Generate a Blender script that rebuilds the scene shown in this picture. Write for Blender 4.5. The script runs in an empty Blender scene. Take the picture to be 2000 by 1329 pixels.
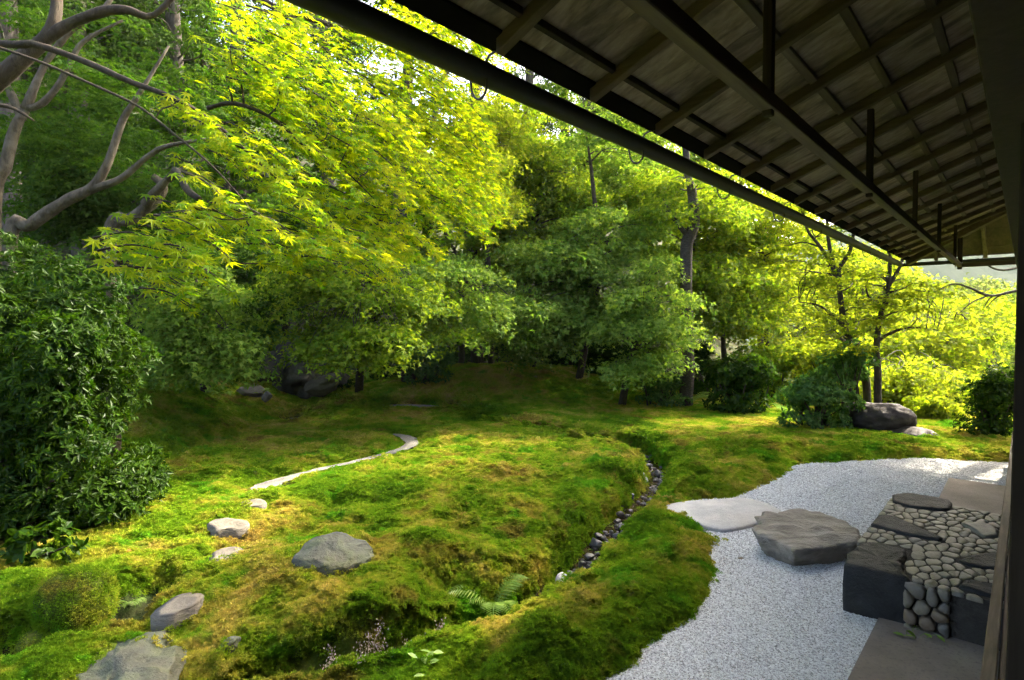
import bpy, math, random
import numpy as np
from mathutils import Vector, Matrix, Euler

# ------------------------------------------------------------------ camera, sky, sun, exposure
SC = bpy.context.scene
COL = SC.collection
F_PX, CU, CV = 1111.0, 1000.0, 664.5          # focal length and centre in photo pixels (2000 x 1329)
EYE = 1.9
PITCH = math.atan(34.5 / F_PX)
cam_d = bpy.data.cameras.new('camera'); cam_d.sensor_width = 36.0; cam_d.lens = 36.0 * F_PX / 2000.0
cam_d.clip_start = 0.02; cam_d.clip_end = 2000.0
cam = bpy.data.objects.new('camera', cam_d); COL.objects.link(cam)
cam.location = (0, 0, EYE); cam.rotation_euler = (math.pi / 2 - PITCH, 0, 0)
SC.camera = cam

SUN_AZ, SUN_EL = math.radians(50.0), math.radians(42.0)
S_DIR = Vector((math.sin(SUN_AZ) * math.cos(SUN_EL), math.cos(SUN_AZ) * math.cos(SUN_EL), math.sin(SUN_EL)))
world = bpy.data.worlds.new('World'); SC.world = world; world.use_nodes = True
wn = world.node_tree
sky = wn.nodes.new('ShaderNodeTexSky'); sky.sky_type = 'NISHITA'; sky.sun_disc = False
sky.sun_elevation = SUN_EL; sky.sun_rotation = SUN_AZ; sky.air_density = 0.8; sky.dust_density = 7.0; sky.ozone_density = 0.3
bg = wn.nodes['Background']; bg.inputs['Strength'].default_value = 0.15
wn.links.new(sky.outputs['Color'], bg.inputs['Color'])
sun_d = bpy.data.lights.new('sun', 'SUN'); sun_d.energy = 2.6; sun_d.angle = math.radians(0.55); sun_d.color = (1.0, 0.89, 0.70)
sun = bpy.data.objects.new('sun', sun_d); COL.objects.link(sun)
sun.rotation_euler = S_DIR.to_track_quat('Z', 'Y').to_euler(); sun.location = (30, 25, 40)

SC.view_settings.view_transform = 'Standard'; SC.view_settings.look = 'None'
SC.view_settings.exposure = 2.85; SC.view_settings.gamma = 1.0; SC.view_settings.use_curve_mapping = False
SC.render.engine = 'CYCLES'
cy = SC.cycles
cy.use_denoising = True; cy.denoiser = 'OPENIMAGEDENOISE'; cy.denoising_input_passes = 'RGB_ALBEDO_NORMAL'; cy.denoising_prefilter = 'NONE'
cy.use_adaptive_sampling = True; cy.adaptive_threshold = 0.05
cy.max_bounces = 6; cy.diffuse_bounces = 3; cy.glossy_bounces = 2; cy.transmission_bounces = 4; cy.transparent_max_bounces = 6
cy.sample_clamp_indirect = 6.0; cy.caustics_reflective = False; cy.caustics_refractive = False

# ------------------------------------------------------------------ geometry helpers
cp, sp = math.cos(PITCH), math.sin(PITCH)
def ray(u, v):
    a, b = (u - CU) / F_PX, -(v - CV) / F_PX
    return np.array([a, cp + b * sp, -sp + b * cp])
def G(u, v, z=0.0):                       # where the sight line meets the level z
    d = ray(u, v); t = (z - EYE) / d[2]
    return np.array([d[0] * t, d[1] * t, z])
def D(u, v, depth):                       # the point at a given distance in front (world y)
    d = ray(u, v); t = depth / d[1]
    return np.array([d[0] * t, depth, EYE + d[2] * t])
AX = math.atan(1005.0 / F_PX)             # the eave runs 42 degrees off the view
Bv = np.array([math.sin(AX), math.cos(AX)]); Nv = np.array([-math.cos(AX), math.sin(AX)])
ROT_H = math.atan2(Bv[1], Bv[0])
def SN(p):                                # world -> house coordinates (along the eave, out from the wall)
    return np.array([p[0] * Bv[0] + p[1] * Bv[1], p[0] * Nv[0] + p[1] * Nv[1]])
def WN(s, n):
    return np.array([s * Bv[0] + n * Nv[0], s * Bv[1] + n * Nv[1]])

def _h3(i, j, k):
    x = np.sin(i * 127.1 + j * 311.7 + k * 74.7) * 43758.5453
    return x - np.floor(x)
def vnoise(p):
    p = np.asarray(p, float); f = np.floor(p); w = p - f; w = w * w * (3 - 2 * w)
    i, j, k = f[..., 0], f[..., 1], f[..., 2]; a, b, c = w[..., 0], w[..., 1], w[..., 2]
    r = 0
    for di in (0, 1):
        for dj in (0, 1):
            for dk in (0, 1):
                r = r + _h3(i + di, j + dj, k + dk) * (a if di else 1 - a) * (b if dj else 1 - b) * (c if dk else 1 - c)
    return r * 2 - 1
def fbm(p, o=4):
    p = np.asarray(p, float); r = 0; A = 1.0; t = 0
    for _ in range(o):
        r = r + A * vnoise(p); t += A; p = p * 2.03 + 17.3; A *= 0.5
    return r / t
def cushions(x, y, cell, seed):            # rounded cells, 1 in the middle of each and 0 at the seams
    gx, gy = np.floor(x / cell), np.floor(y / cell); best = np.full(x.shape, 9.0)
    for di in (-1, 0, 1):
        for dj in (-1, 0, 1):
            i, j = gx + di, gy + dj; cx = (i + .5 + .8 * (_h3(i, j, seed) - .5)) * cell; cy_ = (j + .5 + .8 * (_h3(i, j, seed + 3.3) - .5)) * cell
            best = np.minimum(best, ((x - cx) ** 2 + (y - cy_) ** 2) / cell ** 2)
    return np.sqrt(np.clip(1 - best / 0.55, 0, 1))
def p3(x, y, z=0.0):
    x, y = np.broadcast_arrays(np.asarray(x, float), np.asarray(y, float))
    return np.stack([x, y, np.full(x.shape, z)], -1)
def smooth(a, b, x):
    t = np.clip((np.asarray(x, float) - a) / (b - a), 0, 1); return t * t * (3 - 2 * t)
def seg_d(P, A, B):
    ab = B - A; t = np.clip(((P - A) @ ab) / max(ab @ ab, 1e-9), 0, 1)
    return np.linalg.norm(P - (A + t[:, None] * ab), axis=1), t
def line_d(P, L):
    best = np.full(len(P), 1e9); par = np.zeros(len(P))
    for i in range(len(L) - 1):
        d, t = seg_d(P, L[i], L[i + 1]); m = d < best
        best[m] = d[m]; par[m] = (i + t[m]) / (len(L) - 1)
    return best, par
def poly_sd(P, poly):
    d = np.full(len(P), 1e9); ins = np.zeros(len(P), bool); n = len(poly)
    for i in range(n):
        A, B = poly[i], poly[(i + 1) % n]
        d = np.minimum(d, seg_d(P, A, B)[0])
        c = (A[1] > P[:, 1]) != (B[1] > P[:, 1])
        with np.errstate(divide='ignore', invalid='ignore'):
            xi = (B[0] - A[0]) * (P[:, 1] - A[1]) / (B[1] - A[1] + 1e-12) + A[0]
        ins ^= c & (P[:, 0] < xi)
    return np.where(ins, -d, d)
def catmull(pts, n):
    pts = np.asarray(pts, float); m = len(pts)
    if m < 3:
        t = np.linspace(0, 1, n)[:, None]; return pts[0] * (1 - t) + pts[-1] * t
    q = np.vstack([2 * pts[0] - pts[1], pts, 2 * pts[-1] - pts[-2]]); x = np.linspace(0, m - 1 - 1e-6, n); i = x.astype(int); t = (x - i)[:, None]
    a, b, c, d = q[i], q[i + 1], q[i + 2], q[i + 3]
    return 0.5 * (2 * b + (c - a) * t + (2 * a - 5 * b + 4 * c - d) * t * t + (3 * b - a - 3 * c + d) * t ** 3)
def resample(poly, n):                    # closed outline -> n evenly spaced points
    p = np.vstack([poly, poly[:1]]); s = np.r_[0, np.cumsum(np.linalg.norm(np.diff(p, axis=0), axis=1))]
    t = np.linspace(0, s[-1], n, endpoint=False)
    return np.stack([np.interp(t, s, p[:, k]) for k in range(p.shape[1])], 1)
def chaikin(poly, k=1, w=0.25):
    p = np.asarray(poly, float)
    for _ in range(k):
        q = np.roll(p, -1, 0); p = np.stack([p * (1 - w) + q * w, p * w + q * (1 - w)], 1).reshape(-1, p.shape[1])
    return p

# ------------------------------------------------------------------ object helpers
def mesh_np(name, V, F, smooth_shade=True):
    """V (n,3), F (m,k) of one polygon size, or a list of such arrays"""
    Fs = [np.asarray(f) for f in (F if isinstance(F, list) else [F]) if len(f)]
    me = bpy.data.meshes.new(name)
    nl = sum(f.size for f in Fs); nf = sum(len(f) for f in Fs)
    me.vertices.add(len(V)); me.vertices.foreach_set('co', np.asarray(V, np.float32).ravel())
    me.loops.add(nl); me.polygons.add(nf)
    me.loops.foreach_set('vertex_index', np.concatenate([f.ravel() for f in Fs]).astype(np.int32))
    tot = np.concatenate([np.full(len(f), f.shape[1]) for f in Fs])
    me.polygons.foreach_set('loop_start', np.r_[0, np.cumsum(tot)[:-1]].astype(np.int32))
    me.polygons.foreach_set('use_smooth', np.full(nf, smooth_shade))
    me.update(calc_edges=True); me.validate()
    return me
def obj(name, me, mat=None, parent=None, loc=None):
    o = bpy.data.objects.new(name, me); COL.objects.link(o)
    if mat is not None and me is not None and not me.materials: me.materials.append(mat)
    if parent is not None: o.parent = parent
    if loc is not None: o.location = loc
    return o
def tag(o, label=None, cat=None, group=None, kind=None):
    if label: o['label'] = label
    if cat: o['category'] = cat
    if group: o['group'] = group
    if kind: o['kind'] = kind
    return o
def empty(name, loc=(0, 0, 0), rz=0.0):
    o = bpy.data.objects.new(name, None); COL.objects.link(o); o.location = loc; o.rotation_euler = (0, 0, rz); o.empty_display_size = 0.1
    return o
def dup(o, parent=None):
    c = o.copy(); COL.objects.link(c); c.parent = parent
    for ch in list(o.children): dup(ch, c)
    return c
class MB:
    """collects quads and triangles into one mesh"""
    def __init__(s): s.V = []; s.Q = []; s.T = []; s.n = 0
    def add(s, V, Q=(), T=()):
        V = np.asarray(V, float).reshape(-1, 3); s.V.append(V)
        if len(Q): s.Q.append(np.asarray(Q) + s.n)
        if len(T): s.T.append(np.asarray(T) + s.n)
        s.n += len(V)
    def mesh(s, name, smooth_shade=True):
        F = []
        if s.Q: F.append(np.vstack(s.Q))
        if s.T: F.append(np.vstack(s.T))
        return mesh_np(name, np.vstack(s.V), F, smooth_shade)
    def tube(s, pts, rad, k=8, n=None, rough=0.0, seed=0.0, cap=True):
        pts = np.asarray(pts, float); rad = np.asarray(rad, float)
        if n:
            x0 = np.linspace(0, 1, len(pts)); x1 = np.linspace(0, 1, n)
            r = np.interp(x1, np.linspace(0, 1, len(rad)), rad); pts = catmull(pts, n)
        else:
            n = len(pts); r = np.interp(np.linspace(0, 1, n), np.linspace(0, 1, len(rad)), rad)
        t = np.gradient(pts, axis=0); t /= np.linalg.norm(t, axis=1)[:, None] + 1e-9
        an = np.arange(k) * 2 * math.pi / k; c = pts - pts.mean(0)
        ref = np.linalg.svd(c + 1e-5 * np.array([[.3, .7, .2]]) * np.sin(np.arange(n) * 2.1)[:, None], full_matrices=False)[2][-1]   # normal of the curve's plane
        u = ref - t * (t @ ref)[:, None]; u /= np.linalg.norm(u, axis=1)[:, None] + 1e-9; w = np.cross(t, u)
        off = (np.cos(an)[None, :, None] * u[:, None] + np.sin(an)[None, :, None] * w[:, None]) * r[:, None, None]
        if rough:
            R3 = pts[:, None] + off; off = off * (1 + rough * fbm(R3 * (0.35 / max(r[0], 0.01)) * np.array([1, 1, .5]) + seed, 3))[..., None]
        V = [(pts[:, None] + off).reshape(-1, 3)]
        V = np.vstack(V); i, j = np.meshgrid(np.arange(n - 1), np.arange(k), indexing='ij'); i = i.ravel(); j = j.ravel(); j2 = (j + 1) % k
        Q = np.stack([i * k + j, i * k + j2, (i + 1) * k + j2, (i + 1) * k + j], 1)
        T = []
        if cap:
            V = np.vstack([V, pts[0], pts[-1]]); a, b = n * k, n * k + 1; jj = np.arange(k)
            T = np.vstack([np.stack([np.full(k, a), (jj + 1) % k, jj], 1), np.stack([np.full(k, b), (n - 1) * k + jj, (n - 1) * k + (jj + 1) % k], 1)])
        s.add(V, Q, T)
BOXQ = np.array([[0, 3, 2, 1], [4, 5, 6, 7], [0, 1, 5, 4], [1, 2, 6, 5], [2, 3, 7, 6], [3, 0, 4, 7]])
def hexa(b4, t4):
    return np.vstack([b4, t4])
def box_me(name, x0, x1, y0, y1, z0, z1, bevel=None):
    V = [[x0, y0, z0], [x1, y0, z0], [x1, y1, z0], [x0, y1, z0], [x0, y0, z1], [x1, y0, z1], [x1, y1, z1], [x0, y1, z1]]
    return mesh_np(name, np.array(V), BOXQ, False)
def bev(o, w=0.004, seg=1):
    m = o.modifiers.new('bevel', 'BEVEL'); m.width = w; m.segments = seg; m.limit_method = 'ANGLE'; return o

# ------------------------------------------------------------------ materials
class NT:
    def __init__(s, name):
        s.m = bpy.data.materials.new(name); s.m.use_nodes = True; s.t = s.m.node_tree
        for n in list(s.t.nodes): s.t.nodes.remove(n)
        s.out = s.t.nodes.new('ShaderNodeOutputMaterial')
    def n(s, typ, ins=None, **kw):
        x = s.t.nodes.new('ShaderNode' + typ)
        for k, v in kw.items(): setattr(x, k, v)
        for k, v in (ins or {}).items(): s.put(x.inputs[k], v)
        return x
    def put(s, sock, v):
        if hasattr(v, 'bl_idname') and hasattr(v, 'is_linked'): s.t.links.new(v, sock)
        elif hasattr(v, 'outputs'): s.t.links.new(v.outputs[0], sock)
        else: sock.default_value = v
    def noise(s, co, scale, detail=4, rough=0.55, dist=0.0):
        x = s.n('TexNoise', {'Vector': co, 'Scale': scale, 'Detail': detail, 'Roughness': rough, 'Distortion': dist}); return x.outputs[0]
    def ramp(s, f, stops, interp='LINEAR'):
        x = s.n('ValToRGB', {'Fac': f}); r = x.color_ramp; r.interpolation = interp
        while len(r.elements) > 1: r.elements.remove(r.elements[-1])
        r.elements[0].position = stops[0][0]; r.elements[0].color = (*stops[0][1], 1)
        for p, c in stops[1:]:
            e = r.elements.new(p); e.color = (*c, 1)
        return x.outputs[0]
    def mix(s, f, a, b, mode='MIX'):
        x = s.n('Mix', data_type='RGBA', blend_type=mode)
        s.put(x.inputs[0], f); s.put(x.inputs[6], a if not isinstance(a, tuple) else (*a, 1)); s.put(x.inputs[7], b if not isinstance(b, tuple) else (*b, 1))
        return x.outputs[2]
    def math(s, op, a, b=0.0):
        x = s.n('Math', operation=op); s.put(x.inputs[0], a); s.put(x.inputs[1], b); return x.outputs[0]
    def bump(s, h, strength=0.5, dist=0.02):
        return s.n('Bump', {'Height': h, 'Strength': strength, 'Distance': dist}).outputs[0]
    def mapping(s, co, scale):
        return s.n('Mapping', {'Vector': co, 'Scale': scale}).outputs[0]
    def principled(s, color, rough=0.7, normal=None, spec=0.3, **kw):
        ins = {'Base Color': color if not isinstance(color, tuple) else (*color, 1), 'Roughness': rough, 'Specular IOR Level': spec}
        ins.update(kw); x = s.n('BsdfPrincipled', ins)
        if normal is not None: s.put(x.inputs['Normal'], normal)
        s.t.links.new(x.outputs[0], s.out.inputs[0]); return x

def leaf_mat(name, ca, cb, ta, tb, trans=0.5, gloss=0.06, rough=0.45):
    """ca/cb: the leaf's own reflectance from dull to fresh, ta/tb: light that passes through it"""
    m = NT(name)
    f = m.n('Attribute', attribute_name='tint', attribute_type='GEOMETRY').outputs['Fac']
    pos = m.n('NewGeometry').outputs['Position']
    f2 = m.math('ADD', m.math('MULTIPLY', f, 0.55), m.math('MULTIPLY', m.noise(pos, 0.8, 2), 0.45))
    d = m.n('BsdfDiffuse', {'Color': m.ramp(f2, [(0.25, ca), (0.8, cb)])})
    t = m.n('BsdfTranslucent', {'Color': m.ramp(f2, [(0.25, ta), (0.8, tb)])})
    x = m.n('MixShader', {0: trans, 1: d, 2: t})
    g = m.n('BsdfGlossy', {'Roughness': rough, 'Color': (0.9, 0.95, 0.9, 1)})
    y = m.n('MixShader', {0: gloss, 1: x, 2: g})
    m.t.links.new(y.outputs[0], m.out.inputs[0]); return m.m
M = {}
M['maple_near'] = leaf_mat('maple leaf, fresh yellow green', (0.07, 0.16, 0.006), (0.17, 0.21, 0.008), (0.23, 0.46, 0.003), (0.76, 0.74, 0.004), 0.70, 0.006, 0.5)
M['maple_mid'] = leaf_mat('maple leaf, green', (0.075, 0.15, 0.010), (0.17, 0.235, 0.018), (0.16, 0.31, 0.008), (0.39, 0.47, 0.014), 0.5, 0.006, 0.5)
M['maple_cool'] = leaf_mat('maple leaf, soft green', (0.085, 0.165, 0.020), (0.185, 0.27, 0.040), (0.14, 0.30, 0.016), (0.35, 0.46, 0.032), 0.48, 0.006, 0.5)
M['maple_shade'] = leaf_mat('maple leaf, deep green', (0.026, 0.068, 0.006), (0.070, 0.128, 0.012), (0.045, 0.14, 0.005), (0.13, 0.24, 0.010), 0.42, 0.006, 0.5)  # green darkened to put the slope's shade into the leaves
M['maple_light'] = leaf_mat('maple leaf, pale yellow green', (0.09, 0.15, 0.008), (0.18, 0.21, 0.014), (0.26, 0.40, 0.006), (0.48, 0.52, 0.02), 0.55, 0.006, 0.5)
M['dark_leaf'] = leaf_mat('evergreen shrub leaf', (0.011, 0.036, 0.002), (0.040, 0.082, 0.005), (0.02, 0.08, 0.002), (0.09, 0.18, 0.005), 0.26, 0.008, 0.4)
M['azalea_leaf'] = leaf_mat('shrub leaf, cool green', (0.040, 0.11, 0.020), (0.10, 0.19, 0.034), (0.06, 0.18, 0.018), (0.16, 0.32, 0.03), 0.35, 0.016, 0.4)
M['cedar_leaf'] = leaf_mat('cedar needle', (0.032, 0.065, 0.012), (0.07, 0.115, 0.02), (0.03, 0.08, 0.01), (0.08, 0.14, 0.016), 0.25, 0.004)
M['far_leaf'] = leaf_mat('far sunlit leaf', (0.08, 0.12, 0.018), (0.14, 0.17, 0.035), (0.15, 0.24, 0.02), (0.26, 0.30, 0.04), 0.45, 0.004)
M['fern_leaf'] = leaf_mat('fern frond', (0.20, 0.34, 0.05), (0.32, 0.44, 0.09), (0.2, 0.38, 0.04), (0.34, 0.5, 0.07), 0.35, 0.03)
M['petal'] = leaf_mat('dry flower', (0.34, 0.27, 0.20), (0.55, 0.46, 0.36), (0.3, 0.2, 0.15), (0.4, 0.3, 0.25), 0.25, 0.02)

def moss_mat(name, deep):
    m = NT(name); pos = m.n('NewGeometry').outputs['Position']
    n1 = m.noise(pos, 0.75, 3); n2 = m.noise(pos, 3.2, 4, 0.6); n3 = m.noise(pos, 16, 3, 0.6)
    f = m.math('ADD', m.math('MULTIPLY', n1, 0.45), m.math('ADD', m.math('MULTIPLY', n2, 0.40), m.math('MULTIPLY', n3, 0.15)))
    col = m.ramp(f, [(0.36, (0.07, 0.17, 0.010)), (0.43, (0.14, 0.27, 0.013)), (0.49, (0.22, 0.35, 0.018)), (0.54, (0.36, 0.39, 0.04)), (0.61, (0.50, 0.41, 0.095)), (0.74, (0.44, 0.28, 0.07))])
    br = m.noise(m.n('Mapping', {'Vector': pos, 'Location': (7.7, 3.1, 0)}).outputs[0], 2.1, 4, 0.6)
    col = m.mix(m.ramp(br, [(0.575, (0, 0, 0)), (0.66, (0.65, 0.65, 0.65))]), col, (0.29, 0.19, 0.045))
    col = m.mix(m.ramp(br, [(0.34, (0.85, 0.85, 0.85)), (0.42, (0, 0, 0))]), col, (0.11, 0.33, 0.014))
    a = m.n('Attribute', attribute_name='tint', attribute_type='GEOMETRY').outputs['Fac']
    if deep:
        col = m.mix(0.65, col, (0.06, 0.06, 0.014))
        soil = m.mix(m.noise(pos, 9, 4), (0.014, 0.011, 0.006), (0.036, 0.029, 0.015))
        soil = m.mix(m.ramp(m.noise(pos, 1.3, 5, 0.65), [(0.42, (0, 0, 0)), (0.58, (0.9, 0.9, 0.9))]), soil, (0.028, 0.05, 0.010))
        col = m.mix(m.n('Attribute', attribute_name='mossy', attribute_type='GEOMETRY').outputs['Fac'], soil, col)
        hb = m.math('ADD', m.noise(pos, 60, 3), m.math('MULTIPLY', m.noise(pos, 14, 3), 1.2))
        m.principled(col, 0.9, m.bump(hb, 0.7, 0.02), 0.1)
    else:
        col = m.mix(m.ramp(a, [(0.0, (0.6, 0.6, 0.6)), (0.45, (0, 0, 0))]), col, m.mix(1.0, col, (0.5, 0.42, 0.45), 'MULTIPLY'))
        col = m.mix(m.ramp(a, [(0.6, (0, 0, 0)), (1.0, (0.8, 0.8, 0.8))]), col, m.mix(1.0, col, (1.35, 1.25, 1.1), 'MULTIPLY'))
        d = m.n('BsdfDiffuse', {'Color': col}); t = m.n('BsdfTranslucent', {'Color': col})
        x = m.n('MixShader', {0: 0.35, 1: d, 2: t}); m.t.links.new(x.outputs[0], m.out.inputs[0])
    return m.m
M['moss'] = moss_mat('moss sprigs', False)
M['ground'] = moss_mat('moss ground', True)

def stone_mat(name, c0, c1, c2, rough=0.75, scale=6.0, bump=0.6, strata=0.0, grain=None, spots=None, spec=0.3, moss=None):
    m = NT(name); co = m.n('TexCoord').outputs['Object']
    v = m.mapping(co, (1, 1, 1 + strata * 6)) if strata else co
    if grain: v = m.n('Mapping', {'Vector': co, 'Rotation': (0.15, 0.1, grain), 'Scale': (0.7, 1.5, 1.9)}).outputs[0]
    n1 = m.noise(v, scale, 6, 0.62, 0.4); n2 = m.noise(v, scale * 6, 5, 0.65); n0 = m.noise(co, scale * 0.35, 3)
    c = m.mix(m.ramp(n1, [(0.33, (0, 0, 0)), (0.66, (1, 1, 1))]), c0, c1)
    c = m.mix(m.ramp(n0, [(0.45, (0, 0, 0)), (0.7, (0.8, 0.8, 0.8))]), c, c2)
    c = m.mix(m.math('MULTIPLY', n2, 0.55), c, m.mix(1.0, c, (0.45, 0.45, 0.45), 'MULTIPLY'))
    if spots: c = m.mix(m.ramp(m.noise(co, scale * 22, 2), [(0.56, (0, 0, 0)), (0.66, (0.7, 0.7, 0.7))]), c, spots)
    if moss:
        nz = m.n('SeparateXYZ', {0: m.n('NewGeometry').outputs['Normal']}).outputs[2]
        k = m.math('MULTIPLY', m.ramp(n1, [(0.45, (0, 0, 0)), (0.6, (1, 1, 1))]), moss); c = m.mix(k, c, (0.09, 0.12, 0.03))
    h = m.math('ADD', m.math('MULTIPLY', n1, 1.0), m.math('MULTIPLY', n2, 0.35))
    m.principled(c, rough, m.bump(h, bump, 0.03), spec); return m.m
M['rock_grey'] = stone_mat('grey weathered rock', (0.085, 0.092, 0.072), (0.17, 0.178, 0.142), (0.13, 0.117, 0.072), strata=0.12, moss=0.35, bump=1.1)
M['rock_step'] = stone_mat('sandy grey rock', (0.14, 0.125, 0.10), (0.26, 0.23, 0.185), (0.19, 0.17, 0.14), strata=0.4)
M['rock_boulder'] = stone_mat('layered brown grey boulder', (0.15, 0.13, 0.105), (0.42, 0.38, 0.32), (0.30, 0.27, 0.24), scale=4.5, grain=-0.55, bump=1.3)
M['granite'] = stone_mat('pale granite', (0.42, 0.42, 0.42), (0.60, 0.59, 0.57), (0.50, 0.46, 0.42), scale=5.0, spots=(0.26, 0.26, 0.27), bump=0.35)
M['dark_stone'] = stone_mat('smooth dark stone', (0.020, 0.022, 0.023), (0.046, 0.048, 0.048), (0.034, 0.034, 0.031), rough=0.7, scale=7.0, bump=0.7, spec=0.3)
M['cobble'] = stone_mat('tan river cobble', (0.20, 0.18, 0.13), (0.35, 0.315, 0.235), (0.26, 0.225, 0.16), rough=0.6, scale=9.0, bump=0.25)
M['cobble_grey'] = stone_mat('grey river cobble', (0.16, 0.155, 0.125), (0.28, 0.265, 0.22), (0.21, 0.19, 0.155), rough=0.6, scale=9.0, bump=0.25)
M['cobble_brown'] = stone_mat('brown river cobble', (0.19, 0.14, 0.09), (0.29, 0.22, 0.15), (0.21, 0.17, 0.12), rough=0.6, scale=9.0, bump=0.25)
M['mortar'] = stone_mat('dark mortar', (0.055, 0.05, 0.043), (0.095, 0.087, 0.075), (0.06, 0.058, 0.05), rough=0.95, scale=20, bump=0.5, spec=0.1)
M['stream_stone'] = stone_mat('blue grey stream stone', (0.035, 0.036, 0.038), (0.11, 0.11, 0.115), (0.08, 0.07, 0.058), rough=0.4, scale=9, bump=0.4, spec=0.5)
M['dark_boulder'] = stone_mat('dark purple brown boulder', (0.028, 0.024, 0.023), (0.070, 0.055, 0.046), (0.045, 0.038, 0.036), rough=0.7, scale=2.5, bump=0.8, spec=0.25)
M['cave_rock'] = stone_mat('brown shaded rock', (0.035, 0.033, 0.026), (0.105, 0.09, 0.065), (0.06, 0.062, 0.03), scale=3.0, bump=0.8)

def gravel_mat():
    m = NT('white gravel'); pos = m.n('NewGeometry').outputs['Position']
    vo = m.n('TexVoronoi', {'Vector': pos, 'Scale': 95.0, 'Randomness': 1.0}); r = m.n('SeparateColor', {0: vo.outputs['Color']}).outputs[0]
    c = m.ramp(r, [(0.0, (0.16, 0.16, 0.155)), (0.22, (0.38, 0.38, 0.375)), (0.5, (0.58, 0.58, 0.57)), (1.0, (0.76, 0.76, 0.75))])
    h = m.math('SUBTRACT', 1.0, m.math('MULTIPLY', vo.outputs['Distance'], 1.4))
    c = m.mix(m.ramp(vo.outputs['Distance'], [(0.45, (0, 0, 0)), (0.75, (0.6, 0.6, 0.6))]), c, (0.14, 0.135, 0.125))
    c = m.mix(m.ramp(m.noise(pos, 3.0, 4), [(0.55, (0, 0, 0)), (0.75, (0.35, 0.35, 0.35))]), c, (0.33, 0.30, 0.25))
    m.principled(c, 0.85, m.bump(h, 0.8, 0.008), 0.2); return m.m
M['gravel'] = gravel_mat()
def pebble_mat():
    m = NT('gravel pebble'); a = m.n('Attribute', attribute_name='tint', attribute_type='GEOMETRY').outputs['Fac']
    m.principled(m.ramp(a, [(0.0, (0.17, 0.17, 0.165)), (0.16, (0.36, 0.36, 0.35)), (0.4, (0.60, 0.60, 0.59)), (0.9, (0.78, 0.78, 0.77)), (1.0, (0.50, 0.43, 0.36))]), 0.75, None, 0.25); return m.m
M['pebble'] = pebble_mat()
def concrete_mat():
    m = NT('trodden earth concrete'); co = m.n('NewGeometry').outputs['Position']
    n = m.noise(co, 2.2, 6, 0.65); n2 = m.noise(co, 45, 4, 0.7)
    c = m.mix(m.ramp(n, [(0.35, (0, 0, 0)), (0.7, (1, 1, 1))]), (0.20, 0.165, 0.135), (0.31, 0.265, 0.225))
    c = m.mix(m.ramp(n2, [(0.52, (0, 0, 0)), (0.68, (0.6, 0.6, 0.6))]), c, (0.13, 0.11, 0.095))
    m.principled(c, 0.85, m.bump(n2, 0.35, 0.006), 0.2); return m.m
M['concrete'] = concrete_mat()
def path_mat():
    m = NT('fine grey path gravel'); co = m.n('NewGeometry').outputs['Position']
    n = m.noise(co, 70, 3, 0.7); c = m.mix(m.ramp(n, [(0.3, (0, 0, 0)), (0.7, (1, 1, 1))]), (0.11, 0.105, 0.085), (0.34, 0.32, 0.28))
    m.principled(c, 0.9, m.bump(n, 0.5, 0.01), 0.15); return m.m
M['path'] = path_mat()
def wood_mat(name, c0, c1, c2, ax=1, rough=0.65, spec=0.25):
    m = NT(name); co = m.n('TexCoord').outputs['Object']; rnd = m.n('ObjectInfo').outputs['Random']
    off = m.n('CombineXYZ', {0: m.math('MULTIPLY', rnd, 37.0), 1: m.math('MULTIPLY', rnd, 11.0), 2: rnd}).outputs[0]
    v = m.n('VectorMath', {0: co, 1: off}, operation='ADD').outputs[0]
    sc = [26.0, 26.0, 26.0]; sc[ax] = 1.6
    g = m.noise(m.mapping(v, tuple(sc)), 1.0, 6, 0.65, 0.25)
    sc2 = [7.0, 7.0, 7.0]; sc2[ax] = 1.1
    s = m.noise(m.mapping(v, tuple(sc2)), 1.0, 5, 0.6, 0.5)
    c = m.mix(m.ramp(g, [(0.32, (0, 0, 0)), (0.68, (1, 1, 1))]), c0, c1)
    c = m.mix(m.ramp(s, [(0.47, (0, 0, 0)), (0.66, (0.85, 0.85, 0.85))]), c, c2)
    c = m.mix(0.35, c, m.mix(1.0, c, m.ramp(rnd, [(0, (0.65, 0.65, 0.65)), (1, (1.4, 1.3, 1.2))]), 'MULTIPLY'))
    m.principled(c, rough, m.bump(g, 0.35, 0.004), spec); return m.m
M['wood_n'] = wood_mat('aged rafter wood', (0.075, 0.058, 0.036), (0.17, 0.135, 0.09), (0.10, 0.078, 0.052), 1)
M['wood_s'] = wood_mat('aged beam wood', (0.09, 0.073, 0.05), (0.21, 0.175, 0.125), (0.12, 0.098, 0.07), 0)
M['wood_z'] = wood_mat('aged post wood', (0.022, 0.016, 0.010), (0.05, 0.038, 0.026), (0.03, 0.022, 0.014), 2)
M['board'] = wood_mat('stained roof board', (0.25, 0.205, 0.145), (0.46, 0.39, 0.295), (0.085, 0.068, 0.048), 1)
M['board_s'] = wood_mat('end board', (0.05, 0.04, 0.026), (0.095, 0.075, 0.05), (0.03, 0.024, 0.015), 0)
M['sill_wood'] = wood_mat('worn sill wood', (0.16, 0.115, 0.075), (0.30, 0.23, 0.16), (0.10, 0.075, 0.05), 0)
def simple(name, c, rough=0.6, spec=0.3, metal=0.0):
    m = NT(name); co = m.n('TexCoord').outputs['Object']; n = m.noise(co, 9, 5)
    m.principled(m.mix(n, m.mix(1.0, (*c, 1), (0.6, 0.6, 0.6), 'MULTIPLY') if False else tuple(x * 0.6 for x in c), tuple(min(1, x * 1.35) for x in c)), rough, m.bump(n, 0.15, 0.01), spec, Metallic=metal); return m.m
M['black_board'] = simple('near-black board', (0.010, 0.009, 0.007), 0.9, 0.04)  # even near-black colour, darker than the other boards
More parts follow.
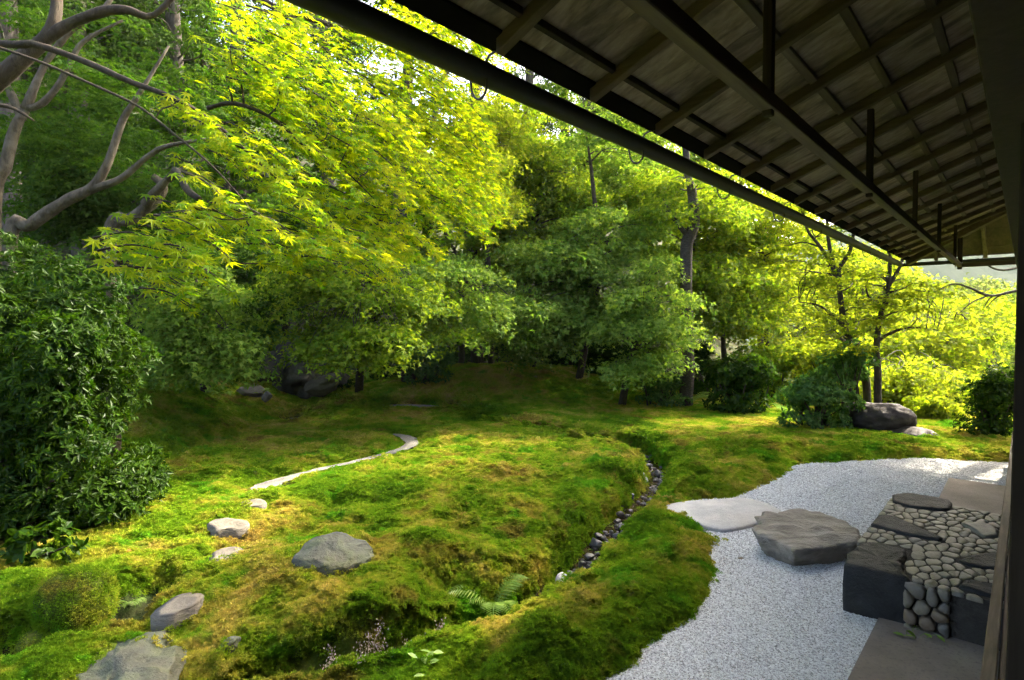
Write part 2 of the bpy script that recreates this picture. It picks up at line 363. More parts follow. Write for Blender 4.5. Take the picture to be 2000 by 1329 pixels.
M['gutter'] = simple('dark patinated gutter', (0.022, 0.024, 0.020), 0.5, 0.35)
M['iron'] = simple('iron hook', (0.045, 0.04, 0.036), 0.5, 0.5)
M['roofing'] = simple('dark roofing', (0.05, 0.048, 0.045), 0.8)
M['plaster'] = simple('interior wall', (0.18, 0.15, 0.11), 0.9)
def bark_mat(name, c0, c1, c2, scale=9.0, ring=False):
    m = NT(name); co = m.n('NewGeometry').outputs['Position']
    v = m.mapping(co, (1, 1, 3.5) if ring else (1, 1, 0.22)); n = m.noise(v, scale * 2.2, 6, 0.65, 0.5); b = m.noise(co, scale * 0.5, 4)
    c = m.mix(m.ramp(n, [(0.33, (0, 0, 0)), (0.66, (1, 1, 1))]), c0, c1); c = m.mix(m.ramp(b, [(0.5, (0, 0, 0)), (0.68, (0.75, 0.75, 0.75))]), c, c2)
    m.principled(c, 0.85, m.bump(n, 0.8, 0.03), 0.2); return m.m
M['bark_dark'] = bark_mat('dark bark', (0.030, 0.024, 0.017), (0.085, 0.068, 0.05), (0.05, 0.055, 0.03))
M['bark_pale'] = bark_mat('pale maple bark', (0.045, 0.036, 0.022), (0.115, 0.095, 0.065), (0.16, 0.14, 0.102))
M['bark_limb'] = bark_mat('brown maple limb bark', (0.022, 0.017, 0.010), (0.075, 0.058, 0.038), (0.045, 0.043, 0.022), 7)
M['bark_cedar'] = bark_mat('cedar bark', (0.055, 0.045, 0.036), (0.13, 0.11, 0.09), (0.09, 0.095, 0.07), 12)
M['bark_cherry'] = bark_mat('ringed dark bark', (0.035, 0.027, 0.022), (0.10, 0.082, 0.07), (0.05, 0.045, 0.035), 8, True)
def water_mat():
    m = NT('stream water'); co = m.n('NewGeometry').outputs['Position']
    m.principled((0.035, 0.024, 0.012), 0.06, m.bump(m.noise(co, 14, 3), 0.15, 0.02), 0.6); return m.m
M['water'] = water_mat()
M['hill'] = leaf_mat('wooded far hill', (0.05, 0.08, 0.04), (0.09, 0.12, 0.06), (0.02, 0.03, 0.01), (0.03, 0.04, 0.02), 0.1, 0.0)
M['orange_leaf'] = leaf_mat('fallen orange leaf', (0.5, 0.16, 0.02), (0.6, 0.24, 0.03), (0.5, 0.2, 0.02), (0.5, 0.2, 0.02), 0.3, 0.05)

# ------------------------------------------------------------------ ground: outlines and height
def gpoly(px, z=0.0): return np.array([G(u, v, z)[:2] for u, v in px])
gravel_px = [(1130, 1400), (1185, 1329), (1250, 1290), (1300, 1245), (1372, 1200), (1404, 1150), (1392, 1085), (1408, 1048), (1335, 1012), (1300, 1010), (1330, 985), (1440, 972), (1462, 964),
             (1500, 946), (1540, 926), (1560, 909), (1640, 905), (1760, 897), (1850, 899), (1975, 906), (2100, 914)]
GRAVEL = np.vstack([gpoly(gravel_px), [WN(13.0, -0.6), WN(-1.5, -0.6), WN(-1.5, 1.7)]])
GRAVEL = chaikin(GRAVEL, 1)
APRON = np.array([WN(-1.5, 0.66), WN(8.6, 0.66), WN(8.6, -0.7), WN(-1.5, -0.7)])
stream_px = [(884, 800), (905, 815), (960, 828), (1050, 842), (1130, 855), (1200, 868), (1258, 888), (1290, 915), (1275, 945), (1240, 985), (1205, 1015), (1175, 1048), (1135, 1095), (1095, 1130), (1048, 1166), (985, 1205), (900, 1245), (810, 1275), (690, 1310), (560, 1335), (440, 1375)]
STREAM = catmull(gpoly(stream_px, -0.02), 60)
ditch_px = [(-150, 1330), (0, 1290), (110, 1255), (215, 1220), (262, 1190), (300, 1165)]
DITCH = catmull(gpoly(ditch_px, 0.0), 16)
PATHS = {'stone_patch': [(700, 800), (740, 796), (800, 794), (845, 796), (872, 800), (850, 806), (790, 810), (730, 812), (690, 808)],
         'winding_path': [(762, 849), (800, 851), (822, 864), (808, 877), (770, 889), (725, 899), (690, 907), (655, 914), (650, 911), (690, 902), (745, 889), (786, 875), (795, 865), (782, 857)],
         'sunlit_path': [(484, 959), (500, 948), (545, 936), (585, 926), (625, 916), (652, 911), (656, 915), (628, 921), (592, 931), (560, 944), (545, 955), (515, 964)],
         'short_path': [(552, 822), (575, 817), (600, 818), (580, 824), (560, 826)]}
PATHW = {k: chaikin(gpoly(v, 0.05), 1) for k, v in PATHS.items()}
MOUNDS = [(960, 1010, .55, .42, .10), (1040, 1060, .35, .28, .06), (760, 1120, .65, .40, .12), (930, 1120, .45, .32, .08), (620, 1190, .6, .4, .10), (480, 1140, .5, .3, .05), (820, 980, .35, .25, .06), (690, 975, .25, .2, .05),
          (1010, 935, .5, .35, .06), (900, 925, .45, .3, .04), (1180, 930, .45, .5, .08), (1310, 1090, .36, .26, .05), (1160, 1215, .42, .24, .055), (1000, 1275, .42, .22, .07), (1300, 1180, .3, .2, .05), (1130, 1290, .4, .25, .07),
          (1350, 940, .7, .4, .07), (1330, 860, 1.1, .6, .08), (1120, 880, .8, .5, .05), (1500, 880, 1.0, .5, .08), (820, 1210, .4, .22, .08), (700, 1250, .4, .2, .06)]
MW = [(G(u, v, .05)[:2], a * .9, b * .9, h * 1.45) for u, v, a, b, h in MOUNDS]

def TH_full(x, y):
    x = np.asarray(x, float); y = np.asarray(y, float); sh = x.shape; x = x.ravel(); y = y.ravel(); P = np.stack([x, y], 1)
    h = 0.065 + 0.05 * fbm(p3(x * .55, y * .55), 2) + 0.03 * fbm(p3(x * 1.7, y * 1.7, 3.), 2)
    for c, a, b, k in MW:
        h += k * np.exp(-((x - c[0]) / a) ** 2 - ((y - c[1]) / b) ** 2)
    lump = fbm(p3(x * 4.2, y * 4.2, 5.), 2); near = 1 - smooth(6.5, 11, y)
    wx = x + 0.06 * fbm(p3(x * 5, y * 5, 11.), 2); wy = y + 0.06 * fbm(p3(x * 5, y * 5, 12.), 2)
    h += near * (0.03 * lump + 0.095 * cushions(wx, wy, .46, 1.) + 0.040 * cushions(wx, wy, .20, 2.) - .07) + 0.012 * fbm(p3(x * 6, y * 6, 2.), 2)
    # the dark knoll at the back, then the wooded slope
    h += 0.80 * np.exp(-((x + 0.4) / 3.6) ** 2 - ((y - 14.4) / 1.7) ** 2)
    h += 0.30 * np.exp(-((x + 3.4) / 1.4) ** 2 - ((y - 11.4) / 0.9) ** 2)
    up = 0.37 * np.maximum(0, y - 15.0 + 0.10 * np.maximum(-x - 2, 0)) + 0.55 * np.maximum(0, -x - 4.4 - 0.15 * np.maximum(y - 6, 0) * 0)* smooth(5.2, 9, y)
    gate = 1 - smooth(2.0, 13.0, x - 0.30 * (y - 14))
    up = np.minimum(up, 14.0 + 0.5 * np.maximum(0, -x))
    h += up * gate
    h -= (1 - gate) * np.minimum(0.22 * np.maximum(0, y - 13 + 0.4 * (x - 8)), 9.0) * smooth(5, 9, x)
    moss = np.ones_like(x)
    sd, sp_ = line_d(P, STREAM)
    wob = 0.035 * fbm(p3(x * 3.1, y * 3.1, 7.), 2)
    w = np.interp(sp_, [0, .22, .40, .6, .8, 1.0], [.14, .26, .21, .195, .12, .07]) + wob
    k = 1 - smooth(w * 0.55, w + 0.10, sd)
    dep = np.interp(sp_, [0, .12, .3, .5, 1.0], [.16, .22, .22, .21, .22])
    h = h - k * (h + dep - 0.05); moss = np.minimum(moss, 1 - smooth(0.62, 0.95, k))
    
    dd, _ = line_d(P, DITCH); kd = 1 - smooth(0.10, 0.34, dd); h -= kd * 0.22; moss = np.minimum(moss, 1 - smooth(0.2, 0.7, kd))
    g = np.minimum(poly_sd(P, GRAVEL), poly_sd(P, APRON)) + 0.03 * fbm(p3(x * 5, y * 5, 1.), 2)
    kg = np.clip(g / 0.42, 0, 1); h = np.where(kg < 1, -0.05 + (h + 0.05) * np.maximum(kg, 0) ** 0.42, h)
    moss = np.minimum(moss, smooth(0.015, 0.05, g))
    for q in PATHW.values():
        pd = poly_sd(P, q); kp = 1 - smooth(0.0, 0.30, pd); h = h * (1 - kp) + kp * 0.045; moss = np.minimum(moss, smooth(0.02, 0.04 + 0.010 * y, pd))
    litter = smooth(14.8, 16.2, y + 0.5 * fbm(p3(x * .8, y * .8, 4.), 2)) * 0.85
    litter = np.maximum(litter, smooth(-5.6, -6.6, x) * smooth(9.5, 10.5, y)); litter = np.maximum(litter, smooth(9.5, 11, x))
    bushy = np.exp(-((x + 4.3) / 1.0) ** 4 - ((y - 5.0) / 0.75) ** 4); litter = np.maximum(litter, bushy)
    moss = moss * (1 - litter)
    return h.reshape(sh), moss.reshape(sh)
def TH(x, y): return TH_full(np.array([x]), np.array([y]))[0][0]
def GT(u, v, z0=0.06):                    # sight line meets the actual ground
    z = z0
    for _ in range(7):
        p = G(u, v, z); z = 0.5 * z + 0.5 * TH(p[0], p[1])
    p = G(u, v, z); return np.array([p[0], p[1], TH(p[0], p[1])])

na = 480; r_in = np.geomspace(2.2, 21.0, 360); r_out = np.geomspace(21.5, 420.0, 46); rr = np.r_[r_in, r_out]
an = np.radians(np.linspace(-76, 76, na)); RR, AA = np.meshgrid(rr, an, indexing='ij')
X = RR * np.sin(AA); Y = RR * np.cos(AA) - 2.0
H, MO = TH_full(X, Y)
V = np.stack([X, Y, H], -1).reshape(-1, 3); i, j = np.meshgrid(np.arange(len(rr) - 1), np.arange(na - 1), indexing='ij'); i = i.ravel(); j = j.ravel()
me = mesh_np('ground', V, np.stack([i * na + j, (i + 1) * na + j, (i + 1) * na + j + 1, i * na + j + 1], 1)[:, ::-1])
me.attributes.new('mossy', 'FLOAT', 'POINT').data.foreach_set('value', MO.ravel().astype(np.float32))
tag(obj('ground', me, M['ground']), 'mossy garden ground rising to a wooded slope', kind='structure')

def sheet(name, poly, z, mat, label, kind='structure', step=0.0):
    import bmesh
    bm = bmesh.new(); vs = [bm.verts.new((p[0], p[1], z if not callable(z) else z(p[0], p[1]))) for p in poly]
    f = bm.faces.new(vs); bmesh.ops.triangulate(bm, faces=[f]); bmesh.ops.recalc_face_normals(bm, faces=bm.faces)
    me = bpy.data.meshes.new(name); bm.to_mesh(me); bm.free()
    if sum(p.normal.z for p in me.polygons) < 0: me.flip_normals()
    return tag(obj(name, me, mat), label, kind=kind)
sheet('gravel_bed', GRAVEL, 0.0, M['gravel'], 'white gravel bed beside the house')
for k, q in PATHW.items():
    q = resample(q, 120); q = q + (0.045 * np.stack([fbm(p3(q[:, 0] * 7, q[:, 1] * 7, 21.), 3), fbm(p3(q[:, 0] * 7, q[:, 1] * 7, 22.), 3)], 1))
    sheet(k if k == 'stone_patch' else 'path', q, 0.066 if k != 'stone_patch' else 0.10, M['path'] if k != 'stone_patch' else M['concrete'], {'stone_patch': 'flat grey paved patch beside the stream head', 'winding_path': 'narrow grey path curving through the moss', 'sunlit_path': 'sunlit tan end of the path', 'short_path': 'short grey path end in shaded moss'}[k])
# stream water, a strip following the channel
L = catmull(STREAM, 120); t = np.gradient(L, axis=0); t /= np.linalg.norm(t, axis=1)[:, None]; nn = np.stack([-t[:, 1], t[:, 0]], 1)
zs = np.interp(np.linspace(0, 1, 120), [0, .12, .3, .5, 1.0], [-.08, -.14, -.14, -.135, -.15])
V = np.vstack([np.c_[L + nn * 0.27, zs], np.c_[L - nn * 0.27, zs]]); q = np.arange(119)
obj_w = tag(obj('stream_water', mesh_np('stream_water', V, np.stack([q, q + 1, q + 121, q + 120], 1)), M['water']), 'shallow brown water in the narrow stream', kind='structure')

# ------------------------------------------------------------------ the house: eave, gutter, wall, floor (local x along the eave, y out from the wall)
house = tag(empty('wooden_house', (0, 0, 0), ROT_H), 'dark wooden house with deep board-and-rafter eave over the gravel', 'house')
E_N, E_Z, SLOPE, E_S = 1.58, EYE + 1.073, 0.40, 11.87
def rz(n): return E_Z + SLOPE * (E_N - n)             # underside of the boards on the long slope
def part(name, me, mat, par=house, b=0.004):
    o = obj(name, me, mat, par)
    if b: bev(o, b)
    return o
def sloped(name, s0, s1, n0, n1, below, thick, mat, par=house, b=0.004, s2=None, s3=None):
    """a bar lying along the slope: from n0 (outer) to n1 (inner), hanging `below` under the board plane"""
    s2 = s0 if s2 is None else s2; s3 = s1 if s3 is None else s3
    z0, z1 = rz(n0) - below, rz(n1) - below
    V = [[s0, n0, z0 - thick], [s1, n0, z0 - thick], [s3, n1, z1 - thick], [s2, n1, z1 - thick], [s0, n0, z0], [s1, n0, z0], [s3, n1, z1], [s2, n1, z1]]
    return part(name, mesh_np(name, np.array(V), BOXQ, False), mat, par, b)
RS = 0.63; rng = random.Random(3)
raf = [1.62 + RS * k for k in range(-6, 16)]
hip_n = lambda s: E_N - (E_S - s)                     # inner end of a bar where it meets the hip
for s in raf:
    if s > E_S - 0.2: continue
    n1 = max(0.16, hip_n(s) + 0.03)
    sloped('rafter', s - 0.022, s + 0.022, E_N - 0.05, n1, 0.002, 0.062, M['wood_n'])
for s in raf:                                          # three boards per bay, each lapped a little
    for k in range(3):
        a = s + RS * k / 3 + 0.0015; b = s + RS * (k + 1) / 3 - 0.0015
        if b > E_S - 0.06: continue
        n1 = max(0.14, hip_n(b) + 0.0); n2 = max(0.14, hip_n(a))
        if n1 > E_N - 0.1: continue
        V = []
        dz = 0.004 * rng.random()
        for top in (0, 1):
            for (ss, nnn) in ((a, E_N - 0.02), (b, E_N - 0.02), (b, n1), (a, n2)): V.append([ss, nnn, rz(nnn) + dz + 0.016 * top])
        part('roof_board', mesh_np('roof_board', np.array(V), BOXQ, False), M['board'], b=0)
for s in raf:                                          # cross battens between rafters
    for kk, nb in enumerate((1.13, 0.90, 0.65, 0.375)):
        if hip_n(s + RS) > nb - 0.03: continue
        sloped('batten', s + 0.028, s + RS - 0.028, nb + 0.019, nb - 0.019, 0.001, 0.022, M['wood_s'], b=0.003)
# dark lath near the eave and the eave board
for s in raf:
    if s + RS > E_S - 0.3: continue
    sloped('eave_lath', s + 0.028, s + RS - 0.028, 1.405, 1.385, 0.001, 0.03, M['wood_z'], b=0.002)
sloped('eave_board', -2.3, E_S - 0.02, E_N - 0.004, E_N - 0.085, -0.002, 0.012, M['black_board'], s2=-2.3, s3=E_S - 0.09)
part('fascia', box_me('fascia', -2.3, E_S + 0.02, E_N - 0.002, E_N + 0.022, E_Z + 0.004, E_Z + 0.044), M['black_board'])
# hung purlin with its struts
PN, PZ = 0.78, EYE + 0.84
part('purlin', box_me('purlin', -2.3, E_S - E_N + PN + 0.03, PN - 0.028, PN + 0.028, PZ, PZ + 0.062), M['wood_s'])
PE = E_S - E_N + PN
part('purlin', box_me('purlin', PE - 0.026, PE + 0.026, -1.2, PN - 0.03, PZ + 0.002, PZ + 0.06), M['wood_n'])
for s in (0.40, 2.38, 4.34, 6.36, 8.30, 10.28):
    part('hanging_strut', box_me('hanging_strut', s - 0.018, s + 0.018, PN - 0.019, PN + 0.019, PZ - 0.022, rz(PN) - 0.01), M['wood_z'])
part('hanging_strut', box_me('hanging_strut', PE - 0.022, PE + 0.022, PN - 0.0335, PN + 0.03, PZ - 0.03, rz(PN) + 0.02), M['wood_z'])
# hip rafter and end slope
def esz(s): return E_Z + SLOPE * (E_S - s)
def bar(name, p, q, w, h, mat, par=house):
    p = np.array(p, float); q = np.array(q, float); d = q - p; d /= np.linalg.norm(d); sd = np.cross(d, [0, 0, 1]); sd /= np.linalg.norm(sd); up = np.cross(sd, d)
    c = [(-w, -h), (w, -h), (w, 0), (-w, 0)]
    V = [p + sd * a + up * b for a, b in c] + [q + sd * a + up * b for a, b in c]
    return part(name, mesh_np(name, np.array(V), BOXQ, False), mat, par)
bar('hip_rafter', (E_S - 0.03, E_N - 0.03, E_Z + 0.0), (E_S - 1.5, E_N - 1.5, E_Z + 0.60), 0.035, 0.10, M['wood_n'])
for k in range(6):
    n = 1.14 - RS * k; s_end = max(E_S - E_N + 0.16, E_S - (E_N - n) + 0.03)
    V = []
    for top in (0, 1):
        for (nn_, ss) in ((n - 0.026, E_S - 0.05), (n + 0.026, E_S - 0.05), (n + 0.026, s_end), (n - 0.026, s_end)): V.append([ss, nn_, esz(ss) - 0.068 * (1 - top) - 0.002])
    part('rafter', mesh_np('rafter', np.array(V), BOXQ, False), M['wood_s'])
for k in range(6):                                     # end boards run level, course by course
    s0 = E_S - 0.02 - 0.26 * k; s1 = s0 - 0.257; nm = E_N - (E_S - s0); nm1 = E_N - (E_S - s1)
    V = []
    for top in (0, 1):
        for (ss, nn_) in ((s0, -2.2), (s1, -2.2), (s1, nm1 - 0.01), (s0, nm - 0.01)): V.append([ss, nn_, esz(ss) + 0.001 + 0.004 * (k % 2) + 0.016 * top])
    part('end_board', mesh_np('end_board', np.array(V), BOXQ, False), M['board_s'], b=0)
part('fascia', box_me('fascia', E_S + 0.022, E_S + 0.045, -2.2, E_N + 0.024, E_Z + 0.004, E_Z + 0.044), M['wood_z'])
# roof covering
RN = -3.6; rt = 0.045
mb = MB()
def slab(pts, th):
    b = np.array(pts, float); mb.add(np.vstack([b, b + [0, 0, th]]), [], [])
    k = len(b); o = mb.n - 2 * k
    if k == 4: mb.Q.append(np.array([[0, 1, 2, 3], [7, 6, 5, 4], [0, 4, 5, 1], [1, 5, 6, 2], [2, 6, 7, 3], [3, 7, 4, 0]]) + o)
    else: mb.T.append(np.array([[0, 1, 2], [5, 4, 3]]) + o); mb.Q.append(np.array([[0, 3, 4, 1], [1, 4, 5, 2], [2, 5, 3, 0]]) + o)
zr = rz(RN) + rt
slab([(-9, E_N + .03, E_Z + rt), (E_S + .03, E_N + .03, E_Z + rt), (E_S - (E_N - RN), RN, zr), (-9, RN, zr)], 0.09)
slab([(E_S + .03, E_N + .03, E_Z + rt), (E_S + .03, 2 * RN - E_N, E_Z + rt), (E_S - (E_N - RN), RN, zr)], 0.09)
slab([(-9, RN, zr), (E_S - (E_N - RN), RN, zr), (E_S + .03, 2 * RN - E_N, E_Z + rt), (-9, 2 * RN - E_N, E_Z + rt)], 0.09)
part('roof', mb.mesh('roof', False), M['roofing'], b=0)
# wall plate, wall above the lintel, lintel, post, panels, sill, floor, inside
FZ = EYE - 1.36; LZ = EYE + 0.62
part('wall_beam', box_me('wall_beam', -2.3, E_S - E_N + 0.2, 0.12, 0.222, EYE + 1.47, rz(0.222) - 0.072), M['wood_s'])
part('upper_wall', box_me('upper_wall', -9, E_S - E_N, 0.02, 0.06, LZ + 0.11, EYE + 1.72), M['black_board'], b=0)
part('lintel', box_me('lintel', -9, E_S - E_N + 0.05, -0.05, 0.098, LZ, LZ + 0.108), M['wood_z'])
part('post', box_me('post', 2.38, 2.50, -0.095, 0.026, FZ - 0.5, LZ), M['wood_z'])
part('post', box_me('post', -3.6, -3.48, -0.095, 0.026, FZ - 0.5, LZ), M['wood_z'])
part('post', box_me('post', E_S - E_N - 0.1, E_S - E_N + 0.02, -0.095, 0.026, -0.05, LZ), M['wood_z'])
part('wall_panel', box_me('wall_panel', 2.505, E_S - E_N - 0.105, -0.06, -0.02, FZ - 0.5, LZ), M['wood_z'], b=0)
part('sill', box_me('sill', -9, E_S - E_N, 0.058, 0.104, FZ - 0.02, FZ + 0.012), M['sill_wood'])
part('sill', box_me('sill', -9, E_S - E_N, 0.03, 0.054, FZ - 0.045, FZ - 0.003), M['sill_wood'])
part('floor', box_me('floor', -9, E_S - E_N, -7.0, 0.028, FZ - 0.08, FZ - 0.006), M['sill_wood'], b=0)
part('floor_skirt', box_me('floor_skirt', -9, E_S - E_N, 0.0, 0.056, -0.05, FZ - 0.047), M['wood_z'], b=0)
part('inner_ceiling', box_me('inner_ceiling', -9, E_S - E_N, -7.0, 0.019, EYE + 1.28, EYE + 1.32), M['plaster'], b=0)
part('inner_wall', box_me('inner_wall', -9, E_S - E_N, -7.1, -7.0, FZ - 0.5, EYE + 1.3), M['plaster'], b=0)
part('inner_wall', box_me('inner_wall', -9.1, -9.0, -7.1, 0.02, FZ - 0.5, EYE + 1.3), M['plaster'], b=0)
part('end_wall', box_me('end_wall', E_S - E_N + 0.02, E_S - E_N + 0.1, -7.1, -0.1, -0.05, EYE + 1.7), M['plaster'], b=0)
# half-round gutter on iron hooks
GN_, GZ, GR = 1.662, EYE + 1.008, 0.060
def gutter(name, a, b, axis):
    mb = MB(); k = 13; th = np.linspace(math.pi, 2 * math.pi, k)
    ro = np.stack([np.cos(th) * GR, np.sin(th) * GR], 1); ri = np.stack([np.cos(th) * (GR - .004), np.sin(th) * (GR - .004)], 1)[::-1]
    ring = np.vstack([ro, ri]); m = len(ring); V = []
    for e in (a, b):
        for y, z in ring:
            V.append([e, GN_ + y, GZ + 0.02 + z] if axis == 0 else [E_S + 0.075 + y, e, GZ + 0.02 + z])
    j = np.arange(m); mb.add(V, np.stack([j, (j + 1) % m, m + (j + 1) % m, m + j], 1)); return mb.mesh(name)
gut = part('gutter', gutter('gutter', -2.3, E_S + 0.13, 0), M['gutter'], b=0)
gut2 = part('gutter', gutter('gutter', -2.2, GN_ + 0.03, 1), M['gutter'], b=0)
def hook_me():
    mb = MB(); pts = [(0, -0.10, 0.062), (0, -0.055, 0.060), (0, -0.028, 0.035), (0, -0.032, -0.03), (0, -0.028, -0.075), (0, 0.0, -0.10), (0, 0.03, -0.092), (0, 0.052, -0.06), (0, 0.060, -0.02), (0, 0.068, 0.012), (0, 0.05, 0.02)]
    mb.tube([(x, y, z) for x, y, z in pts], [0.005, 0.005], 6, 30); return mb.mesh('gutter_hook')
hk = hook_me()
for k in range(-3, 9):
    s = 1.62 + 2 * RS * k
    if s < E_S: 
        o = obj('gutter_hook', hk, M['iron'], gut, (s + 0.03, GN_, GZ + 0.0))
o = obj('gutter_hook', hk, M['iron'], gut2, (E_S + 0.07, 0.9, GZ)); o.rotation_euler = (0, 0, -math.pi / 2)
o = obj('gutter_hook', hk, M['iron'], gut2, (E_S + 0.07, -0.3, GZ)); o.rotation_euler = (0, 0, -math.pi / 2)

tag(sheet('apron', APRON, 0.024, M['concrete'], 'bare earth-coloured apron strip under the eave'), kind='structure')

# ------------------------------------------------------------------ stones
FEET = []                                 # footprints kept free of moss
def slab_stone(poly, z1, z0, seed, edge=0.03, m=40, rough=0.012, grow=0.0, dome=0.0, tilt=(0, 0), rings=(0.0, 0.35, 0.65, 0.88), freq=3.0, belly=None):
    """a stone with the given outline on top: centre fan, rings, rounded shoulder, sides, base"""
    p = resample(np.asarray(poly, float), m); c = p.mean(0); V = []; 
    prof = [(r, 0.0) for r in rings[1:]] + [(1 - edge * 0.9, -0.06), (1.0, -0.45)]
    size = np.linalg.norm(p - c, axis=1).mean()
    out = np.linalg.norm(p - c, axis=1)[:, None]; dirs = (p - c) / out
    V.append([c[0], c[1], z1 + dome])
    for r, dz in prof:
        inset = out * r if r < 0.9 else np.maximum(out - (edge if r < 1 else 0), out * 0.5)
        q = c + dirs * inset; rr_ = (inset / out)[:, 0]
        z = z1 + dome * (1 - rr_ ** 2) + (dz * edge if r >= 0.9 else 0)
        V += [[a[0], a[1], zz] for a, zz in zip(q, np.broadcast_to(z, (m,)))]
    hgt = z1 - z0
    for f in ((0.35, 0.6, 1.0) if hgt > 0.06 else (0.5, 1.0)):
        g = 1 + grow * f + (belly or 0) * math.sin(f * math.pi)
        q = c + (p - c) * g; V += [[a[0], a[1], z1 - 0.45 * edge - f * (hgt - 0.45 * edge)] for a in q]
    V = np.array(V, float); n = fbm(V * freq + seed * 13.7, 4); n2 = fbm(V * freq * 2.7 + seed * 5.1, 3)
    dv = V - np.array([c[0], c[1], (z0 + z1) / 2]); dv /= np.linalg.norm(dv, axis=1)[:, None] + 1e-9
    V += dv * (n * rough * 1.5 + n2 * rough * 0.7)[:, None]
    V[:, 2] += (V[:, 0] - c[0]) * tilt[0] + (V[:, 1] - c[1]) * tilt[1]
    k = (len(V) - 1) // m; j = np.arange(m); T = np.stack([np.zeros(m, int), 1 + j, 1 + (j + 1) % m], 1); Q = []
    for r in range(k - 1):
        a = 1 + r * m; Q.append(np.stack([a + j, a + m + j, a + m + (j + 1) % m, a + (j + 1) % m], 1))
    return V, np.vstack(Q), T
def stone(name, poly, z1, z0, mat, label, cat='stone', group=None, par=None, **kw):
    V, Q, T = slab_stone(poly, z1, z0, kw.pop('seed', 1), **kw)
    c = np.array([V[:, 0].mean(), V[:, 1].mean(), V[:, 2].min()]); 
    if par is None:
        FEET.append(np.asarray(poly, float))
        o = obj(name, mesh_np(name, V - c, [Q, T]), mat, None, c)
    else: o = obj(name, mesh_np(name, V, [Q, T]), mat, par)
    return tag(o, label, cat, group)
_ico = {}
def ico(sub):
    if sub not in _ico:
        import bmesh
        bm = bmesh.new(); bmesh.ops.create_icosphere(bm, subdivisions=sub, radius=1.0)
        _ico[sub] = (np.array([v.co[:] for v in bm.verts]), np.array([[v.index for v in f.verts] for f in bm.faces])); bm.free()
    return _ico[sub]
def rock_me(name, rad, seed, sub=4, amp=0.25, freq=1.3, cuts=5, flat=None, cutd=(0.72, 0.95)):
    V, T = ico(sub); V = V.copy(); r = np.random.default_rng(seed)
    for _ in range(cuts):                              # planar breaks
        d = r.normal(size=3); d /= np.linalg.norm(d); k = r.uniform(*cutd); s = V @ d; V -= np.maximum(s - k, 0)[:, None] * d * 0.9
    if flat is not None: V[:, 2] = np.minimum(V[:, 2], flat + 0.12 * (V[:, 2] - flat))
    V *= (1 + amp * fbm(V * freq + seed * 7.3, 4) + amp * 0.25 * fbm(V * freq * 4 + seed, 3))[:, None]
    return mesh_np(name, V * np.array(rad), T)
def rock(name, loc, rad, seed, mat, label=None, cat='rock', group=None, rot=0.0, **kw):
    o = obj(name, rock_me(name, rad, seed, **kw), mat, None, loc); o.rotation_euler = (0, 0, rot)
    if loc[1] < 12: FEET.append(np.array([[loc[0] + rad[0] * .85 * math.cos(a + rot), loc[1] + rad[1] * .85 * math.sin(a + rot)] for a in np.arange(0, 6.28, .52)]))
    return tag(o, label, cat, group)

# stone paved step platform, local x along the eave, y out from the wall
plat = tag(empty('step_platform', (*WN(4.2, 0.0), 0), ROT_H), 'raised step platform of river cobbles and dark flat stones', 'platform')
PH = 0.31; ORG = np.array([4.2, 0.0])
def c2(pts, z=PH): return np.array([SN(G(1600 + x / 3.4175, 940 + y / 3.4175, z)) - ORG for x, y in pts])
PL, PW, PI = 2.03, 0.885, 0.03               # length along the eave, outer edge, inner edge
obj('mortar_core', box_me('mortar_core', 0.035, PL - 0.035, PI, PW - 0.035, -0.05, PH - 0.0125), M['mortar'], plat)
blocks = [
    ('corner_block', c2([(160, 562), (180, 500), (270, 412), (330, 405), (470, 425), (575, 450), (590, 500), (560, 545), (555, 600), (590, 650), (620, 664), (400, 616)]), PH + 0.012, -0.06, 'dark_stone', dict(edge=0.022, rough=0.020, m=72, freq=7.0)),
    ('end_block', c2([(925, 705), (985, 655), (1190, 690), (1300, 705), (1290, 800), (1180, 780), (1050, 745)]), PH + 0.012, -0.06, 'dark_stone', dict(edge=0.022, rough=0.020, m=64, freq=7.0)),
    ('flat_stone', c2([(490, 95), (560, 80), (620, 82), (760, 105), (860, 125), (890, 152), (868, 187), (800, 192), (600, 168), (492, 137)]), PH + 0.010, 0.06, 'dark_stone', dict(edge=0.016, rough=0.006, m=44)),
    ('flat_stone', c2([(348, 292), (400, 228), (480, 232), (600, 280), (720, 335), (828, 382), (800, 394), (680, 372), (560, 350), (400, 306)]), PH + 0.010, 0.06, 'dark_stone', dict(edge=0.016, rough=0.006, m=44)),
    ('flat_stone', c2([(950, 285), (1090, 270), (1160, 300), (1212, 342), (1200, 366), (1100, 370), (1000, 312)]), PH + 0.008, 0.06, 'cobble_grey', dict(edge=0.016, rough=0.006, m=40)),
    ('flat_stone', c2([(930, 528), (1020, 490), (1120, 478), (1240, 475), (1240, 585), (1090, 576), (960, 548)]), PH + 0.008, 0.06, 'dark_stone', dict(edge=0.016, rough=0.006, m=40))]
for k, (nm, poly, z1, z0, mt, kw) in enumerate(blocks):
    V, Q, T = slab_stone(poly, z1, z0, k + 1, **kw); obj(nm, mesh_np(nm, V, [Q, T]), M[mt], plat)
def clip(poly, p, n):
    out = []
    for a, b in zip(poly, np.roll(poly, -1, 0)):
        da, db = (a - p) @ n, (b - p) @ n
        if da <= 0: out.append(a)
        if (da < 0) != (db < 0) and da != db: out.append(a + (b - a) * (da / (da - db)))
    return np.array(out) if len(out) > 2 else None
